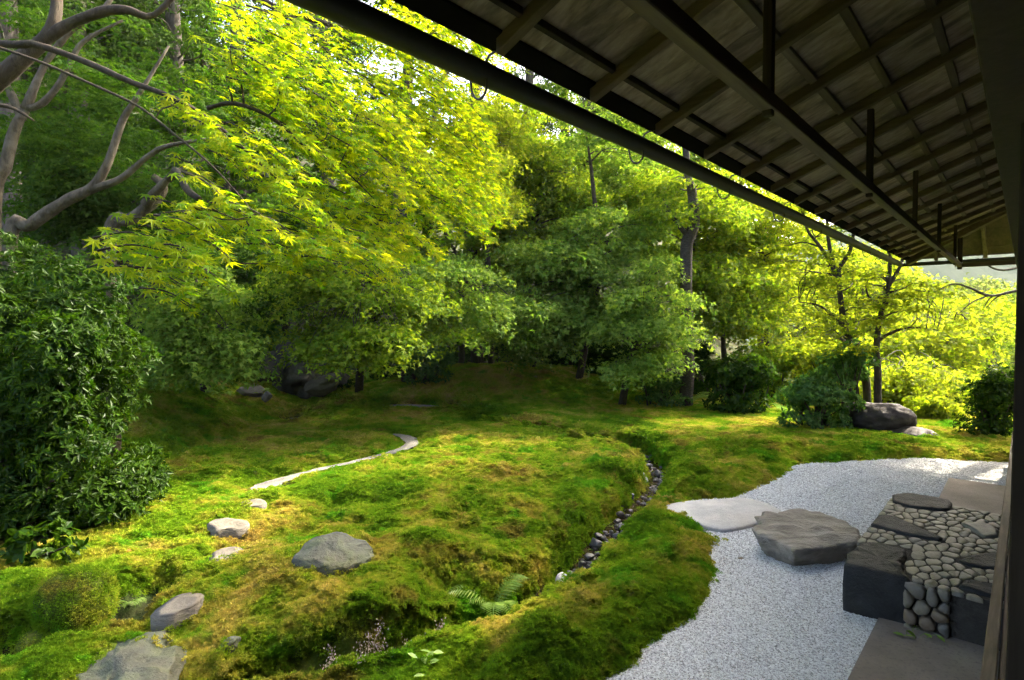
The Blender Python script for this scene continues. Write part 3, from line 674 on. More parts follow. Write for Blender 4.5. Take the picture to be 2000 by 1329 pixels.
def cells(seeds, ghosts, lo, hi, stretch):
    S = np.array(seeds + ghosts, float); st = np.array(stretch); res = []
    for i in range(len(seeds)):
        p = np.array([[lo[0], lo[1]], [hi[0], lo[1]], [hi[0], hi[1]], [lo[0], hi[1]]], float) * st; a = S[i] * st
        for jx in np.argsort(((S - S[i]) ** 2).sum(1))[1:26]:
            b = S[jx] * st; p = clip(p, (a + b) / 2, b - a)
            if p is None: break
        res.append(None if p is None else p / st)
    return res
def cobbles(lo, hi, avoid, sp, seed, to3, stretch=(1, 1), gap=0.006, lift=0.018):
    r = np.random.default_rng(seed); seeds, ghosts = [], []
    for poly in avoid:
        q = resample(poly, max(12, int(np.linalg.norm(np.diff(np.vstack([poly, poly[:1]]), axis=0), axis=1).sum() / 0.05))); c = poly.mean(0)
        d = q - c; ghosts += list(q - d / np.linalg.norm(d, axis=1)[:, None] * 0.028)
    st = np.array(stretch); cand = np.stack([r.uniform(lo[0] + .02, hi[0] - .02, 6000), r.uniform(lo[1] + .02, hi[1] - .02, 6000)], 1); ok = np.ones(6000, bool)
    for a in avoid: ok &= poly_sd(cand, a) > 0.024
    for p in cand[ok]:
        if seeds:
            d = (np.array(seeds) - p) * st
            if np.min(np.hypot(d[:, 0], d[:, 1])) < sp * r.choice([0.6, 0.85, 1.0, 1.3]): continue
        seeds.append(p)
    for poly in cells(seeds, ghosts, lo, hi, stretch):
        if poly is None: continue
        c = poly.mean(0); q = chaikin(poly, 1, 0.14); d = q - c; ln = np.linalg.norm(d, axis=1)[:, None]; q = c + d * np.maximum(0.45, 1 - gap / np.maximum(ln, 1e-4))
        m = 12; q = resample(q, m); rr_ = np.linalg.norm(q - c, axis=1).mean(); hh = lift * r.uniform(.75, 1.2)
        V = [[*c, hh]] + [[*(c + (x - c) * 0.84), hh * .97] for x in q] + [[*(c + (x - c) * 0.97), hh * .6] for x in q] + [[*x, -0.02] for x in q]
        tl = r.normal(0, .05, 2); V = np.array(V); V[:, 2] += (V[:, :2] - c) @ tl
        j = np.arange(m); T = np.stack([np.zeros(m, int), 1 + j, 1 + (j + 1) % m], 1); Q = np.vstack([np.stack([1 + k * m + j, 1 + (k + 1) * m + j, 1 + (k + 1) * m + (j + 1) % m, 1 + k * m + (j + 1) % m], 1) for k in (0, 1)])
        W = to3(V); mt = r.choice(['cobble', 'cobble', 'cobble_grey', 'cobble_grey', 'cobble_brown'] if lift > .024 else ['cobble', 'cobble', 'cobble', 'cobble_grey'])
        obj('cobble', mesh_np('cobble', W, [Q, T]), M[mt], plat)
cobbles((0.02, PI), (PL - 0.0, PW), [b[1] for b in blocks], 0.104, 5, lambda V: V + [0, 0, PH - 0.014], (0.72, 1.25), 0.0032, 0.008)
# front face between the two dark blocks
cobbles((PI + 0.27, -0.03), (0.535, PH - 0.012), [], 0.105, 8, lambda V: np.stack([0.022 - V[:, 2] * 1.3, V[:, 0], V[:, 1]], 1), (1, 1), 0.005, 0.026)
# outer face
cobbles((0.60, -0.02), (PL - 0.02, PH - 0.02), [], 0.10, 9, lambda V: np.stack([V[:, 0], PW - 0.022 + V[:, 2] * 1.2, V[:, 1]], 1), (1, 1), 0.005, 0.024)

# the stepping boulder, pale slab and the other single stones
def wpoly(px, z): return chaikin(gpoly(px, z), 1)
stone('stepping_boulder', gpoly([(1466, 1030), (1482, 1014), (1530, 996), (1562, 993), (1612, 1004), (1660, 1014), (1681, 1030), (1676, 1050), (1640, 1060), (1590, 1066), (1548, 1070), (1512, 1056), (1480, 1044)], 0.19), 0.19, -0.05, M['rock_boulder'], 'large flat-topped layered boulder standing on the white gravel', 'boulder', seed=4, edge=0.03, m=96, rough=0.05, grow=-0.20, belly=0.03, freq=5.5, tilt=(-0.05, 0.07), rings=(0, .2, .4, .6, .75, .88))
stone('granite_slab', wpoly([(1272, 998), (1300, 984), (1345, 977), (1400, 975), (1450, 970), (1500, 982), (1532, 999), (1520, 1012), (1480, 1020), (1440, 1030), (1405, 1036), (1360, 1022), (1325, 1010)], 0.045), 0.045, -0.06, M['granite'], 'flat pale granite slab between moss and boulder', 'stone slab', seed=7, edge=0.02, m=64, rough=0.010, freq=4, dome=0.012, rings=(0, .25, .5, .75, .88))
def step(px, hgt, mat, label, seed, **kw):
    p = gpoly(px, 0.10); c = p.mean(0); z = TH_full(p[:, 0], p[:, 1])[0]; zt = z.max() + hgt - 0.008
    p = gpoly(px, zt); stone('stepping_stone', chaikin(p, 1), zt, zt - 0.22, M[mat], label, 'stone', 'stepping stones in the moss', seed=seed, edge=kw.pop('edge', 0.018), m=44, rough=kw.pop('rough', 0.012), rings=(0, .3, .6, .88), **kw)
step([(463, 984), (480, 977), (505, 974), (521, 980), (518, 988), (490, 992), (470, 990)], 0.02, 'rock_step', 'small grey stepping stone just below the sunlit path end', 11)
step([(405, 1027), (412, 1017), (440, 1014), (480, 1014), (489, 1026), (470, 1033), (440, 1035), (418, 1040)], 0.035, 'rock_step', 'rough grey-brown stepping stone with broken front edge', 12, rough=0.02)
step([(402, 1100), (410, 1078), (440, 1067), (468, 1066), (490, 1078), (480, 1090), (450, 1100), (420, 1104)], 0.03, 'rock_step', 'smooth pale tan stepping stone on the sunny moss', 13)
step([(288, 1202), (310, 1180), (345, 1160), (385, 1157), (402, 1165), (390, 1185), (355, 1195), (335, 1204)], 0.02, 'rock_step', 'brownish tilted stepping stone beside the dark ditch', 14, tilt=(0.08, 0.05))
p = GT(650, 1100)
rock('rounded_rock', (p[0], p[1] + .02, p[2] + .005), (.275, .21, .18), 24, M['rock_grey'], 'smooth rounded grey-green rock half sunk in moss', amp=.22, cuts=5, sub=5, cutd=(.6, .9))
stone('slab_rock', wpoly([(95, 1340), (150, 1275), (205, 1238), (235, 1229), (290, 1240), (345, 1246), (367, 1262), (362, 1290), (340, 1330), (320, 1400), (200, 1430), (100, 1400)], 0.14), 0.13, -0.25, M['rock_grey'], 'broad cracked grey slab rock beside the ditch', 'rock', seed=23, edge=0.04, m=110, rough=0.05, dome=0.03, tilt=(0.08, 0.04), freq=5.5, rings=(0, .12, .24, .36, .48, .6, .72, .82, .88))
for k, (u, v, w, lab) in enumerate([(560, 1322, .065, 'small blue-grey rock at the foot of the mossy bank'), (452, 1334, .06, 'lichen-spotted rock beside the slab rock')]):
    p = GT(u, v); rock('bank_rock', (p[0], p[1], p[2] + .03), (w, w * .8, w * .8), 40 + k, M['stream_stone' if k == 0 else 'rock_grey'], lab, sub=4, cuts=8, cutd=(.5, .8))
# stones lying in the stream
srng = np.random.default_rng(77)
spx = [(1258, 890, 12), (1268, 905, 9), (1283, 922, 12), (1252, 915, 10), (1289, 934, 8), (1254, 932, 17), (1232, 966, 16), (1222, 958, 11), (1210, 985, 12), (1213, 1000, 13), (1206, 1012, 10), (1212, 1022, 11), (1168, 1040, 12), (1163, 1055, 18), (1148, 1080, 16), (1136, 1095, 12), (1115, 1110, 12), (1101, 1134, 24), (1080, 1140, 13), (1050, 1166, 18), (1068, 1160, 10), (1180, 1042, 9), (1127, 1122, 8), (1274, 888, 9), (1262, 921, 7), (1240, 940, 8), (1195, 1030, 8), (1150, 1098, 8), (1040, 1180, 12), (885, 803, 9), (900, 812, 10), (912, 822, 8), (1040, 848, 8), (1060, 850, 7), (1085, 853, 6)]
SL = ['narrow blue-grey stone where the stream comes round the bend', 'small stone just below the stream bend', 'grey stone against the far bank below the bend', 'wet stone under the near bank below the bend', 'tiny stone by the far bank of the stream pool', 'pale rounded stone at the head of the brown pool', 'dark split stone beside the brown pool', 'small dark stone leaning on the split stone', 'brown stone at the pool outlet', 'grey stone below the brown one at the pool outlet', 'wet stone beside the little bank fern', 'dark stone half hidden by the little bank fern', 'brown-topped stone below the bank fern', 'big dark wet stone in the stream narrows', 'flat pale stone in the stream narrows', 'dark stone in the gap above the white stone', 'pointed grey stone just upstream of the white stone', 'large pale triangular stone in the stream', 'dark upright stone against the bank beside the white stone', 'mottled stone at the lower end of the stream', 'small stone between the white stone and the lower end', 'small dark stone at the top of the stream narrows', 'tiny wet stone behind the white stone', 'thin stone at the top of the bend', 'tiny stone in the water below the bend', 'tiny stone under the bank of the brown pool', 'little stone midway down the stream', 'little stone at the edge of the narrows', 'last dark stone before the fern', 'small stone by the paved patch at the stream head', 'dark stone at the stream head', 'wet stone under the mossy lip near the stream head', 'pale chip in the upper stream channel', 'second pale chip in the upper stream channel', 'smallest chip in the upper stream channel']
for k, (u, v, s) in enumerate(spx):
    p = G(u, v, -0.07); pw = s / F_PX * p[1] * 0.95; d, t = line_d(p[None, :2], STREAM); zw = float(np.interp(t[0], [0, .12, .3, .5, 1.0], [-.08, -.14, -.14, -.135, -.15]))
    big = (u, v) == (1101, 1134)
    lab = SL[k]
    o = rock('stream_stone', (p[0], p[1], zw + pw * 0.55), (pw, pw * .8, pw * (.75 if not big else .95)), 100 + k, M['granite' if big or k in (5,) else 'stream_stone'], lab, 'stone', 'stones in the stream', rot=srng.uniform(0, 6), sub=3, cuts=11, amp=.14, cutd=(.42, .78))
mb = MB(); qr = np.random.default_rng(31); V0, T0 = ico(2)
for k in range(420):
    t = qr.uniform(0, .82); i = int(t * 59); c = STREAM[i] * (1 - (t * 59 - i)) + STREAM[i + 1] * (t * 59 - i); c = c + qr.normal(0, .05, 2); s = qr.uniform(.010, .030)
    z = float(np.interp(t, [0, .12, .3, .5, 1.0], [-.08, -.14, -.14, -.135, -.15])); W = V0.copy()
    for _ in range(6):
        d = qr.normal(size=3); d /= np.linalg.norm(d); W -= np.maximum(W @ d - qr.uniform(.45, .8), 0)[:, None] * d
    mb.add(W * s * [1.2, 1, .8] + [c[0], c[1], z + s * .2], [], T0)
tag(obj('stream_pebbles', mb.mesh('stream_pebbles', False), M['stream_stone']), 'small dark pebbles covering the stream bed', kind='stuff')
# rocks at the back: the grotto and the dark boulder
def rk(u, v, w, h, d, mat, label, seed, **kw):
    p = D(u, v, d); s = d / F_PX; return rock(kw.pop('name', 'boulder'), p, (w / 2 * s, kw.pop('dy', w / 2 * s * .8), h / 2 * s), seed, M[mat], label, 'rock', **kw)
rk(590, 735, 190, 120, 12.6, 'cave_rock', 'big dark overhanging rock of the grotto', 51, dy=0.9, cuts=14, amp=.45, sub=5, cutd=(.45, .85), freq=1.8)
rk(518, 720, 50, 62, 11.6, 'cave_rock', 'upright mossy boulder beside the grotto mouth', 52, cuts=9, cutd=(.5, .85), amp=.3)
rk(630, 750, 90, 50, 11.4, 'cave_rock', 'brown boulder with a warm sunlit edge at the grotto', 53, cuts=12, cutd=(.45, .8), amp=.35)
rk(487, 765, 56, 34, 10.9, 'rock_step', 'low pale boulder in front of the grotto', 54, cuts=9, cutd=(.5, .85))
rk(522, 774, 24, 26, 10.7, 'rock_step', 'little pointed stone next to the low pale boulder', 55, cuts=9, cutd=(.45, .8))
rk(948, 735, 55, 55, 15.2, 'cave_rock', 'mossy boulder in deep shade on top of the knoll', 56)
rk(1712, 815, 145, 78, 9.9, 'dark_boulder', 'large dark smooth boulder under the twin maples', 57, cuts=9, amp=.22, sub=5, cutd=(.55, .9))
rk(1782, 850, 95, 30, 9.4, 'dark_boulder', 'low flat dark stone leaning on the large boulder', 58, cuts=4)

# ------------------------------------------------------------------ scattered cover: moss sprigs and gravel pebbles (uncountable)
def tinted(me, tint):
    me.attributes.new('tint', 'FLOAT', 'FACE').data.foreach_set('value', np.asarray(tint, np.float32)); return me
def moss_patch(seed, n=17, rad=0.085):
    """a handful of small round moss heads, each bristling with leaflets"""
    r = np.random.default_rng(seed); V = []; T = []; tn = []; cs = []
    for _ in range(400):
        a = r.uniform(0, 6.283); q = math.sqrt(r.uniform()) * rad; c = np.array([math.cos(a) * q, math.sin(a) * q])
        if len(cs) < n and all(np.linalg.norm(c - k) > .024 for k in cs): cs.append(c)
    for c in cs:
        R = r.uniform(.011, .023); o = np.array([c[0], c[1], r.uniform(-.006, .008)]); age = r.normal(0, .16); m = int(34 + 900 * R)
        for x in range(m):
            d = r.normal(size=3); d[2] = abs(d[2]) * 1.1 + .05; d /= np.linalg.norm(d); b = o + d * R * r.uniform(.45, .8) * [1, 1, .85]; e = o + d * (R + r.uniform(.001, .006)) * [1, 1, .85] + r.normal(0, .0018, 3)
            s = np.cross(d, r.normal(size=3)); s = s / np.linalg.norm(s) * r.uniform(.0020, .0034)
            i = len(V); V += [b - s, b + s, e]; T.append([i, i + 1, i + 2]); tn.append(np.clip(.12 + .80 * d[2] + age + r.normal(0, .10), 0, 1))  # head tops lightened, flanks darkened: shading put into the tint
    return tinted(mesh_np('moss_sprigs', np.array(V), np.array(T), False), tn)
def gravel_patch(seed, n=120, rad=0.075):
    r = np.random.default_rng(seed); V0, T0 = ico(1); V = []; T = []; tn = []
    for k in range(n):
        a = r.uniform(0, 6.28); q = math.sqrt(r.uniform()) * rad; s = r.uniform(.0035, .0075)
        W = V0 * (1 + .25 * r.normal(size=V0.shape[0]))[:, None].clip(.6, 1.4) * s * np.array([r.uniform(.8, 1.3), r.uniform(.7, 1.1), .65])
        W = W + [math.cos(a) * q, math.sin(a) * q, r.uniform(.0, .006)]; T.append(T0 + len(V0) * k); V.append(W); tn += [r.uniform()] * len(T0)
    return tinted(mesh_np('gravel_pebbles', np.vstack(V), np.vstack(T), False), tn)
def scatter(name, P, rot, sc, metas, mat, label):
    col = bpy.data.collections.new(name + ' pieces')
    for k, m in enumerate(metas):
        m.materials.append(mat); o = bpy.data.objects.new(f'{name}_piece', m); col.objects.link(o)
    me = bpy.data.meshes.new(name); me.vertices.add(len(P)); me.vertices.foreach_set('co', P.astype(np.float32).ravel())
    me.attributes.new('rot', 'FLOAT_VECTOR', 'POINT').data.foreach_set('vector', rot.astype(np.float32).ravel())
    me.attributes.new('sc', 'FLOAT_VECTOR', 'POINT').data.foreach_set('vector', np.stack([sc, sc, np.minimum(sc, 1.7)], 1).astype(np.float32).ravel())
    me.attributes.new('vi', 'INT', 'POINT').data.foreach_set('value', (np.arange(len(P)) % len(metas)).astype(np.int32))
    o = obj(name, me, mat); g = bpy.data.node_groups.new(name, 'GeometryNodeTree')
    g.interface.new_socket('Geometry', in_out='INPUT', socket_type='NodeSocketGeometry'); g.interface.new_socket('Geometry', in_out='OUTPUT', socket_type='NodeSocketGeometry')
    N = g.nodes.new; gi = N('NodeGroupInput'); go = N('NodeGroupOutput'); ip = N('GeometryNodeInstanceOnPoints'); ci = N('GeometryNodeCollectionInfo')
    ci.inputs['Collection'].default_value = col; ci.inputs['Separate Children'].default_value = True; ci.inputs['Reset Children'].default_value = True; ip.inputs['Pick Instance'].default_value = True
    def at(nm, ty):
        a = N('GeometryNodeInputNamedAttribute'); a.data_type = ty; a.inputs['Name'].default_value = nm; return a.outputs[0]
    K = g.links.new; K(gi.outputs[0], ip.inputs['Points']); K(ci.outputs[0], ip.inputs['Instance']); K(at('vi', 'INT'), ip.inputs['Instance Index'])
    K(at('rot', 'FLOAT_VECTOR'), ip.inputs['Rotation']); K(at('sc', 'FLOAT_VECTOR'), ip.inputs['Scale']); K(ip.outputs[0], go.inputs[0])
    o.modifiers.new('scatter', 'NODES').node_group = g
    return tag(o, label, kind='stuff')
def fan_points(n, y0, y1, seed, pw):
    r = np.random.default_rng(seed); t = r.uniform(0, 1, n); y = (y0 ** pw + t * (y1 ** pw - y0 ** pw)) ** (1 / pw)
    return r.uniform(-1.12, 1.12, n) * y + 0, y, r
x, y, r = fan_points(84000, 1.9, 16.5, 5, 0.6)
x = x * 0.96; k = poly_sd(np.stack([x, y], 1), GRAVEL) > 0; x, y = x[k], y[k]; h, mo = TH_full(x, y); e = 0.02
hx = (TH_full(x + e, y)[0] - h) / e; hy = (TH_full(x, y + e)[0] - h) / e
keep = (mo > 0.45) & (r.uniform(0, 1, len(x)) < mo + .2) & (np.hypot(hx, hy) < 3.5); 
for f in FEET:
    c = f.mean(0); m = (np.abs(x - c[0]) < 1.2) & (np.abs(y - c[1]) < 1.2); keep[m] &= poly_sd(np.stack([x[m], y[m]], 1), f) > -0.028
x, y, h, hx, hy = x[keep], y[keep], h[keep], hx[keep], hy[keep]
hx = np.clip(hx, -1.2, 1.2); hy = np.clip(hy, -1.2, 1.2)
rot = np.stack([np.arctan(hy), -np.arctan(hx), r.uniform(0, .01, len(x))], 1); spin = r.uniform(0, 6.28, len(x))
eu = []
for a, b, c in zip(hx, hy, spin):
    nrm = Vector((-a, -b, 1)).normalized(); q = Vector((0, 0, 1)).rotation_difference(nrm); eu.append((q @ Euler((0, 0, c)).to_quaternion()).to_euler()[:])
sc = np.clip(0.60 + 0.15 * y, 0.95, 2.8) * r.uniform(.75, 1.25, len(x))
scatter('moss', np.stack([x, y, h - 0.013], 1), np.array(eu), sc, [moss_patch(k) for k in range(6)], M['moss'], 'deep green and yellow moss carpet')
# gravel
x, y, r = fan_points(60000, 2.0, 8.0, 8, 0.7); x = r.uniform(0.05, 1.05, len(x)) * y; P = np.stack([x, y], 1)
sd = poly_sd(P, GRAVEL); k = (sd < -0.02) & (poly_sd(P, APRON) > 0.01); k &= poly_sd(P, gpoly([(1290, 998), (1345, 980), (1450, 973), (1525, 998), (1480, 1016), (1405, 1030), (1335, 1010)], 0.03)) > -0.02
hs = np.array([SN(p) for p in P]); k &= ~((hs[:, 0] > 4.2) & (hs[:, 0] < 6.25) & (hs[:, 1] < 0.9))
x, y = x[k], y[k]; n = len(x)
scatter('gravel', np.stack([x, y, np.zeros(n)], 1), np.stack([np.zeros(n), np.zeros(n), r.uniform(0, 6.28, n)], 1), np.clip(0.5 + .16 * y, .8, 2.0) * r.uniform(.8, 1.2, n), [gravel_patch(k) for k in range(4)], M['pebble'], 'loose white gravel chips')

# ------------------------------------------------------------------ leaves, trees and shrubs
def maple_t(angles, lens, notch, curl=0.28):
    P = [(0.0, -0.06)]
    for k, (a, l) in enumerate(zip(angles, lens)):
        if k: 
            am = (angles[k - 1] + a) / 2; P.append((math.sin(am) * notch, math.cos(am) * notch))
        P.append((math.sin(a) * l, math.cos(a) * l))
    P = np.array(P); V = np.c_[P, -curl * (P ** 2).sum(1)]; m = len(V)
    T = np.array([[0, k + 1, k] for k in range(1, m - 1)]); return V, T
R_ = math.radians
MAPLE7 = maple_t([R_(a) for a in (-128, -82, -40, 0, 40, 82, 128)], [.42, .72, .92, 1.0, .92, .72, .42], .30)
MAPLE5 = maple_t([R_(a) for a in (-105, -50, 0, 50, 105)], [.6, .9, 1.0, .9, .6], .34)
MAPLE3 = maple_t([R_(a) for a in (-75, 0, 75)], [.8, 1.0, .8], .42)
LANCE = (np.array([[0, 0, 0], [.17, .45, .03], [0, 1.0, -.10], [-.17, .45, .03]]), np.array([[0, 1, 2], [0, 2, 3]]))
NARROW = (np.array([[0, 0, 0], [.055, .3, .02], [0, 1.0, -.12], [-.055, .3, .02]]), np.array([[0, 1, 2], [0, 2, 3]]))
WIDE = (np.array([[0, 0, 0], [.25, .5, .03], [0, 1.0, -.10], [-.25, .5, .03]]), np.array([[0, 1, 2], [0, 2, 3]]))
OVAL = (np.array([[0, 0, 0], [.26, .35, .03], [.22, .7, 0], [0, 1.0, -.10], [-.22, .7, 0], [-.26, .35, .03]]), np.array([[0, 1, 2], [0, 2, 3], [0, 3, 4], [0, 4, 5]]))
def nrm_(a): return a / (np.linalg.norm(a, axis=-1, keepdims=True) + 1e-9)
def leaves_me(name, C, Nn, Dd, size, tmpl, tint):
    TV, TT = tmpl; Dd = Dd - Nn * (Dd * Nn).sum(1, keepdims=True); Dd = nrm_(Dd); S = np.cross(Dd, Nn)
    V = C[:, None, :] + size[:, None, None] * (TV[None, :, 0:1] * S[:, None] + TV[None, :, 1:2] * Dd[:, None] + TV[None, :, 2:3] * Nn[:, None])
    n, k = len(C), len(TV); T = (TT[None] + (np.arange(n) * k)[:, None, None]).reshape(-1, 3)
    return tinted(mesh_np(name, V.reshape(-1, 3), T, False), np.repeat(tint, len(TT)))
def pad(r, c, R, n, out, elong=1.2, droop=.35, thick=.07, flat=.38):
    """one flat spray of leaves"""
    out = np.asarray(out, float); out = out / (np.linalg.norm(out) + 1e-9); sd = np.array([-out[1], out[0]])
    a = r.uniform(0, 2 * math.pi, n); q = np.sqrt(r.uniform(0, 1, n)) * (0.75 + .35 * np.sin(a * 3 + r.uniform(0, 6)) * r.uniform(.4, 1))
    lx, ly = np.cos(a) * q * elong, np.sin(a) * q; xy = lx[:, None] * out + ly[:, None] * sd
    z = -droop * (lx + .5) * np.abs(lx + .5) * .55 - droop * .5 * ly ** 2 + thick * r.normal(size=n)
    P = np.c_[c[:2] + xy * R, c[2] + z * R]
    Nn = nrm_(np.c_[xy * droop * 1.1 + out * droop * .35, np.ones(n)] + flat * r.normal(size=(n, 3)))
    Dd = np.c_[xy + out * .5, -droop * np.ones(n)] + .5 * r.normal(size=(n, 3))
    return P, Nn, nrm_(Dd)
def limb(mb, r, stems, c, r1=.012, k=5, sag=.15):
    best = None
    for S, rad in stems:
        d = np.linalg.norm(S - c, axis=1) + 1.2 * np.maximum(S[:, 2] - c[2] + .1, 0) ; i = int(np.argmin(d))
        if best is None or d[i] < best[0]: best = (d[i], S[i], rad[i])
    _, p, pr = best; L = np.linalg.norm(c - p)
    if L < .1: return
    m1 = p * .66 + c * .34 + [0, 0, sag * L * .6] + r.normal(0, .06 * L, 3); m2 = p * .33 + c * .67 + [0, 0, sag * L * .5] + r.normal(0, .05 * L, 3)
    mb.tube([p, m1, m2, c], [min(pr * .6, .012 + .014 * L), r1 * .8, .003], k, 9)
def tree(name, label, cat, base, stems, pads, leaf, size, dens, tmpl, bark, seed, group=None, droop=.35, limbs=True, mesh_only=False, elong=1.25, thick=.07, flat=.38, rough=.25, srnd=.22):
    """stems: list of (points, radii); pads: list of (centre, R, out)"""
    r = np.random.default_rng(seed); base = np.asarray(base, float); root = empty(name, base); tag(root, label, cat, group)
    mb = MB(); sk = []
    for pts, rad in stems:
        pts = np.asarray(pts, float) - base; n = max(10, len(pts) * 5); mb.tube(pts, rad, 10 if rad[0] > .05 else 6, n, rough, seed * 3.1)
        S = catmull(pts, 26); sk.append((S, np.interp(np.linspace(0, 1, 26), np.linspace(0, 1, len(rad)), rad)))
    Cs, Ns, Ds = [], [], []
    for c, R, out in pads:
        c = np.asarray(c, float) - base; n = max(6, int(dens * math.pi * R * R * elong))
        a, b, d = pad(r, c, R, n, out, elong, droop, thick, flat); Cs.append(a); Ns.append(b); Ds.append(d)
        if limbs: limb(mb, r, sk, c)
    obj('trunk', mb.mesh('trunk'), M[bark], root)
    C = np.vstack(Cs); n = len(C)
    obj('crown', leaves_me('crown', C, np.vstack(Ns), np.vstack(Ds), size * np.clip(r.normal(1, srnd, n), .55, 1.5), tmpl, r.uniform(0, 1, n)), M[leaf], root)
    return root
def px_pads(r, uc, vc, ru, rv, d0, d1, n, R0, R1, hollow=.0, outc=None):
    """pads filling the volume seen inside an oval of the view, between two distances"""
    res = []
    for _ in range(n):
        a = r.uniform(0, 6.283); q = math.sqrt(r.uniform(hollow, 1)); d = r.uniform(d0, d1); c = D(uc + math.cos(a) * q * ru, vc + math.sin(a) * q * rv, d)
        mid = D(uc, vc, (d0 + d1) / 2 + .8) if outc is None else outc; o = (c - mid)[:2] + r.normal(0, .35, 2); res.append((c, r.uniform(R0, R1), o))
    return res
def px_line(pts): return np.array([D(*p) for p in pts])
def on_ground(u, d):
    p = D(u, 700, d); return np.array([p[0], p[1], TH(p[0], p[1]) - .05])
R0 = np.random.default_rng

# --- the near maple whose boughs hang over the garden from the side
r = R0(1)
nb = np.array([-5.3, 4.2, TH(-5.3, 4.2) - .1])
stems = [(np.vstack([nb, [-5.25, 4.2, 1.6], px_line([(-170, 330, 4.2), (-40, 190, 4.2), (40, 118, 4.2), (98, 62, 4.2), (112, -20, 4.25), (105, -160, 4.3)])]), [.15, .11, .085, .066, .055, .045, .036, .03]),
         (px_line([(85, 78, 4.2), (140, 45, 4.2), (205, 22, 4.2), (250, 20, 4.2), (300, 30, 4.25), (380, -30, 4.3), (520, 10, 4.4), (640, 90, 4.5), (740, 180, 4.6)]), [.045, .038, .033, .028, .022, .018, .013, .009, .005]),
         (px_line([(-170, 120, 3.4), (-40, 88, 3.3), (40, 88, 3.2), (72, 88, 3.2), (160, 118, 3.2), (250, 158, 3.15), (345, 195, 3.1), (430, 250, 3.1), (540, 350, 3.1)]), [.022, .022, .021, .02, .018, .017, .014, .010, .004]),
         (px_line([(-60, 75, 3.0), (0, 94, 3.0), (80, 122, 3.0), (190, 170, 3.0), (270, 208, 3.0), (340, 262, 2.95), (420, 330, 2.9), (500, 420, 2.9)]), [.009, .008, .008, .007, .006, .006, .005, .003]),
         (px_line([(-60, 200, 3.6), (0, 206, 3.6), (30, 214, 3.6), (66, 236, 3.6)]), [.014, .013, .011, .007]),
         (px_line([(420, -60, 5.0), (510, 0, 5.0), (600, 36, 5.0), (700, 62, 5.1), (800, 95, 5.2), (900, 160, 5.3)]), [.03, .028, .024, .018, .012, .006]),
         (px_line([(330, 350, 4.6), (345, 335, 4.5), (365, 370, 4.3), (390, 390, 4.2)]), [.03, .03, .026, .02]),
         (px_line([(405, 212, 3.6), (450, 202, 3.6), (500, 215, 3.6), (550, 245, 3.7), (600, 290, 3.8), (680, 340, 4.0), (760, 420, 4.1)]), [.014, .014, .012, .010, .008, .006, .003])]
SPR = [(345, 195, 3.0, 470, 300, 3.0, .17), (430, 270, 3.1, 560, 370, 3.1, .20), (520, 330, 3.2, 660, 460, 3.3, .22), (355, 335, 2.8, 450, 400, 2.8, .13), (430, 390, 2.8, 560, 460, 2.85, .14), (360, 400, 2.7, 440, 450, 2.7, .12), (480, 450, 3.1, 640, 490, 3.2, .17), (600, 470, 3.3, 770, 515, 3.5, .20),
       (190, 490, 2.55, 320, 490, 2.6, .12), (280, 480, 2.6, 400, 500, 2.65, .13), (250, 520, 2.55, 360, 560, 2.55, .09), (320, 500, 2.6, 420, 540, 2.6, .08), (300, 420, 2.7, 420, 470, 2.7, .10),
       (480, 10, 3.4, 600, 80, 3.6, .3), (520, 60, 3.5, 680, 180, 3.7, .3), (450, 90, 3.3, 600, 220, 3.4, .3), (560, 150, 3.6, 720, 290, 3.8, .3), (620, 130, 3.8, 800, 260, 4.1, .33), (700, 220, 4.0, 860, 370, 4.2, .34), (640, 260, 3.8, 800, 400, 4.0, .32), (560, 260, 3.5, 700, 380, 3.6, .28), (720, 330, 4.1, 870, 440, 4.3, .32), (660, 400, 3.9, 800, 500, 4.1, .28), (740, 430, 4.2, 860, 500, 4.3, .25), (640, 480, 3.7, 780, 560, 4.0, .2),
       (740, 90, 4.6, 900, 210, 5.0, .4), (800, 160, 4.8, 950, 290, 5.2, .42), (820, 250, 4.9, 940, 360, 5.2, .4), (760, 20, 5.0, 900, 80, 5.4, .42), (860, 40, 5.2, 960, 170, 5.6, .42), (900, 20, 5.4, 1010, 120, 5.8, .4), (690, 40, 4.6, 830, 130, 5.0, .38), (900, 320, 5.4, 960, 400, 5.6, .35), (840, 380, 5.0, 930, 450, 5.2, .3), (400, 0, 3.6, 520, 60, 3.7, .28), (440, 150, 3.5, 560, 210, 3.6, .25)]
Cs, Ns, Ds = [], [], []; mb = MB(); sk = []
for pts, rad in stems:
    mb.tube(pts - nb, rad, 10 if rad[0] > .03 else 6, max(24, len(pts) * 5), .22, 2.0); S = catmull(pts - nb, 40); sk.append((S, np.interp(np.linspace(0, 1, 40), np.linspace(0, 1, len(rad)), rad)))
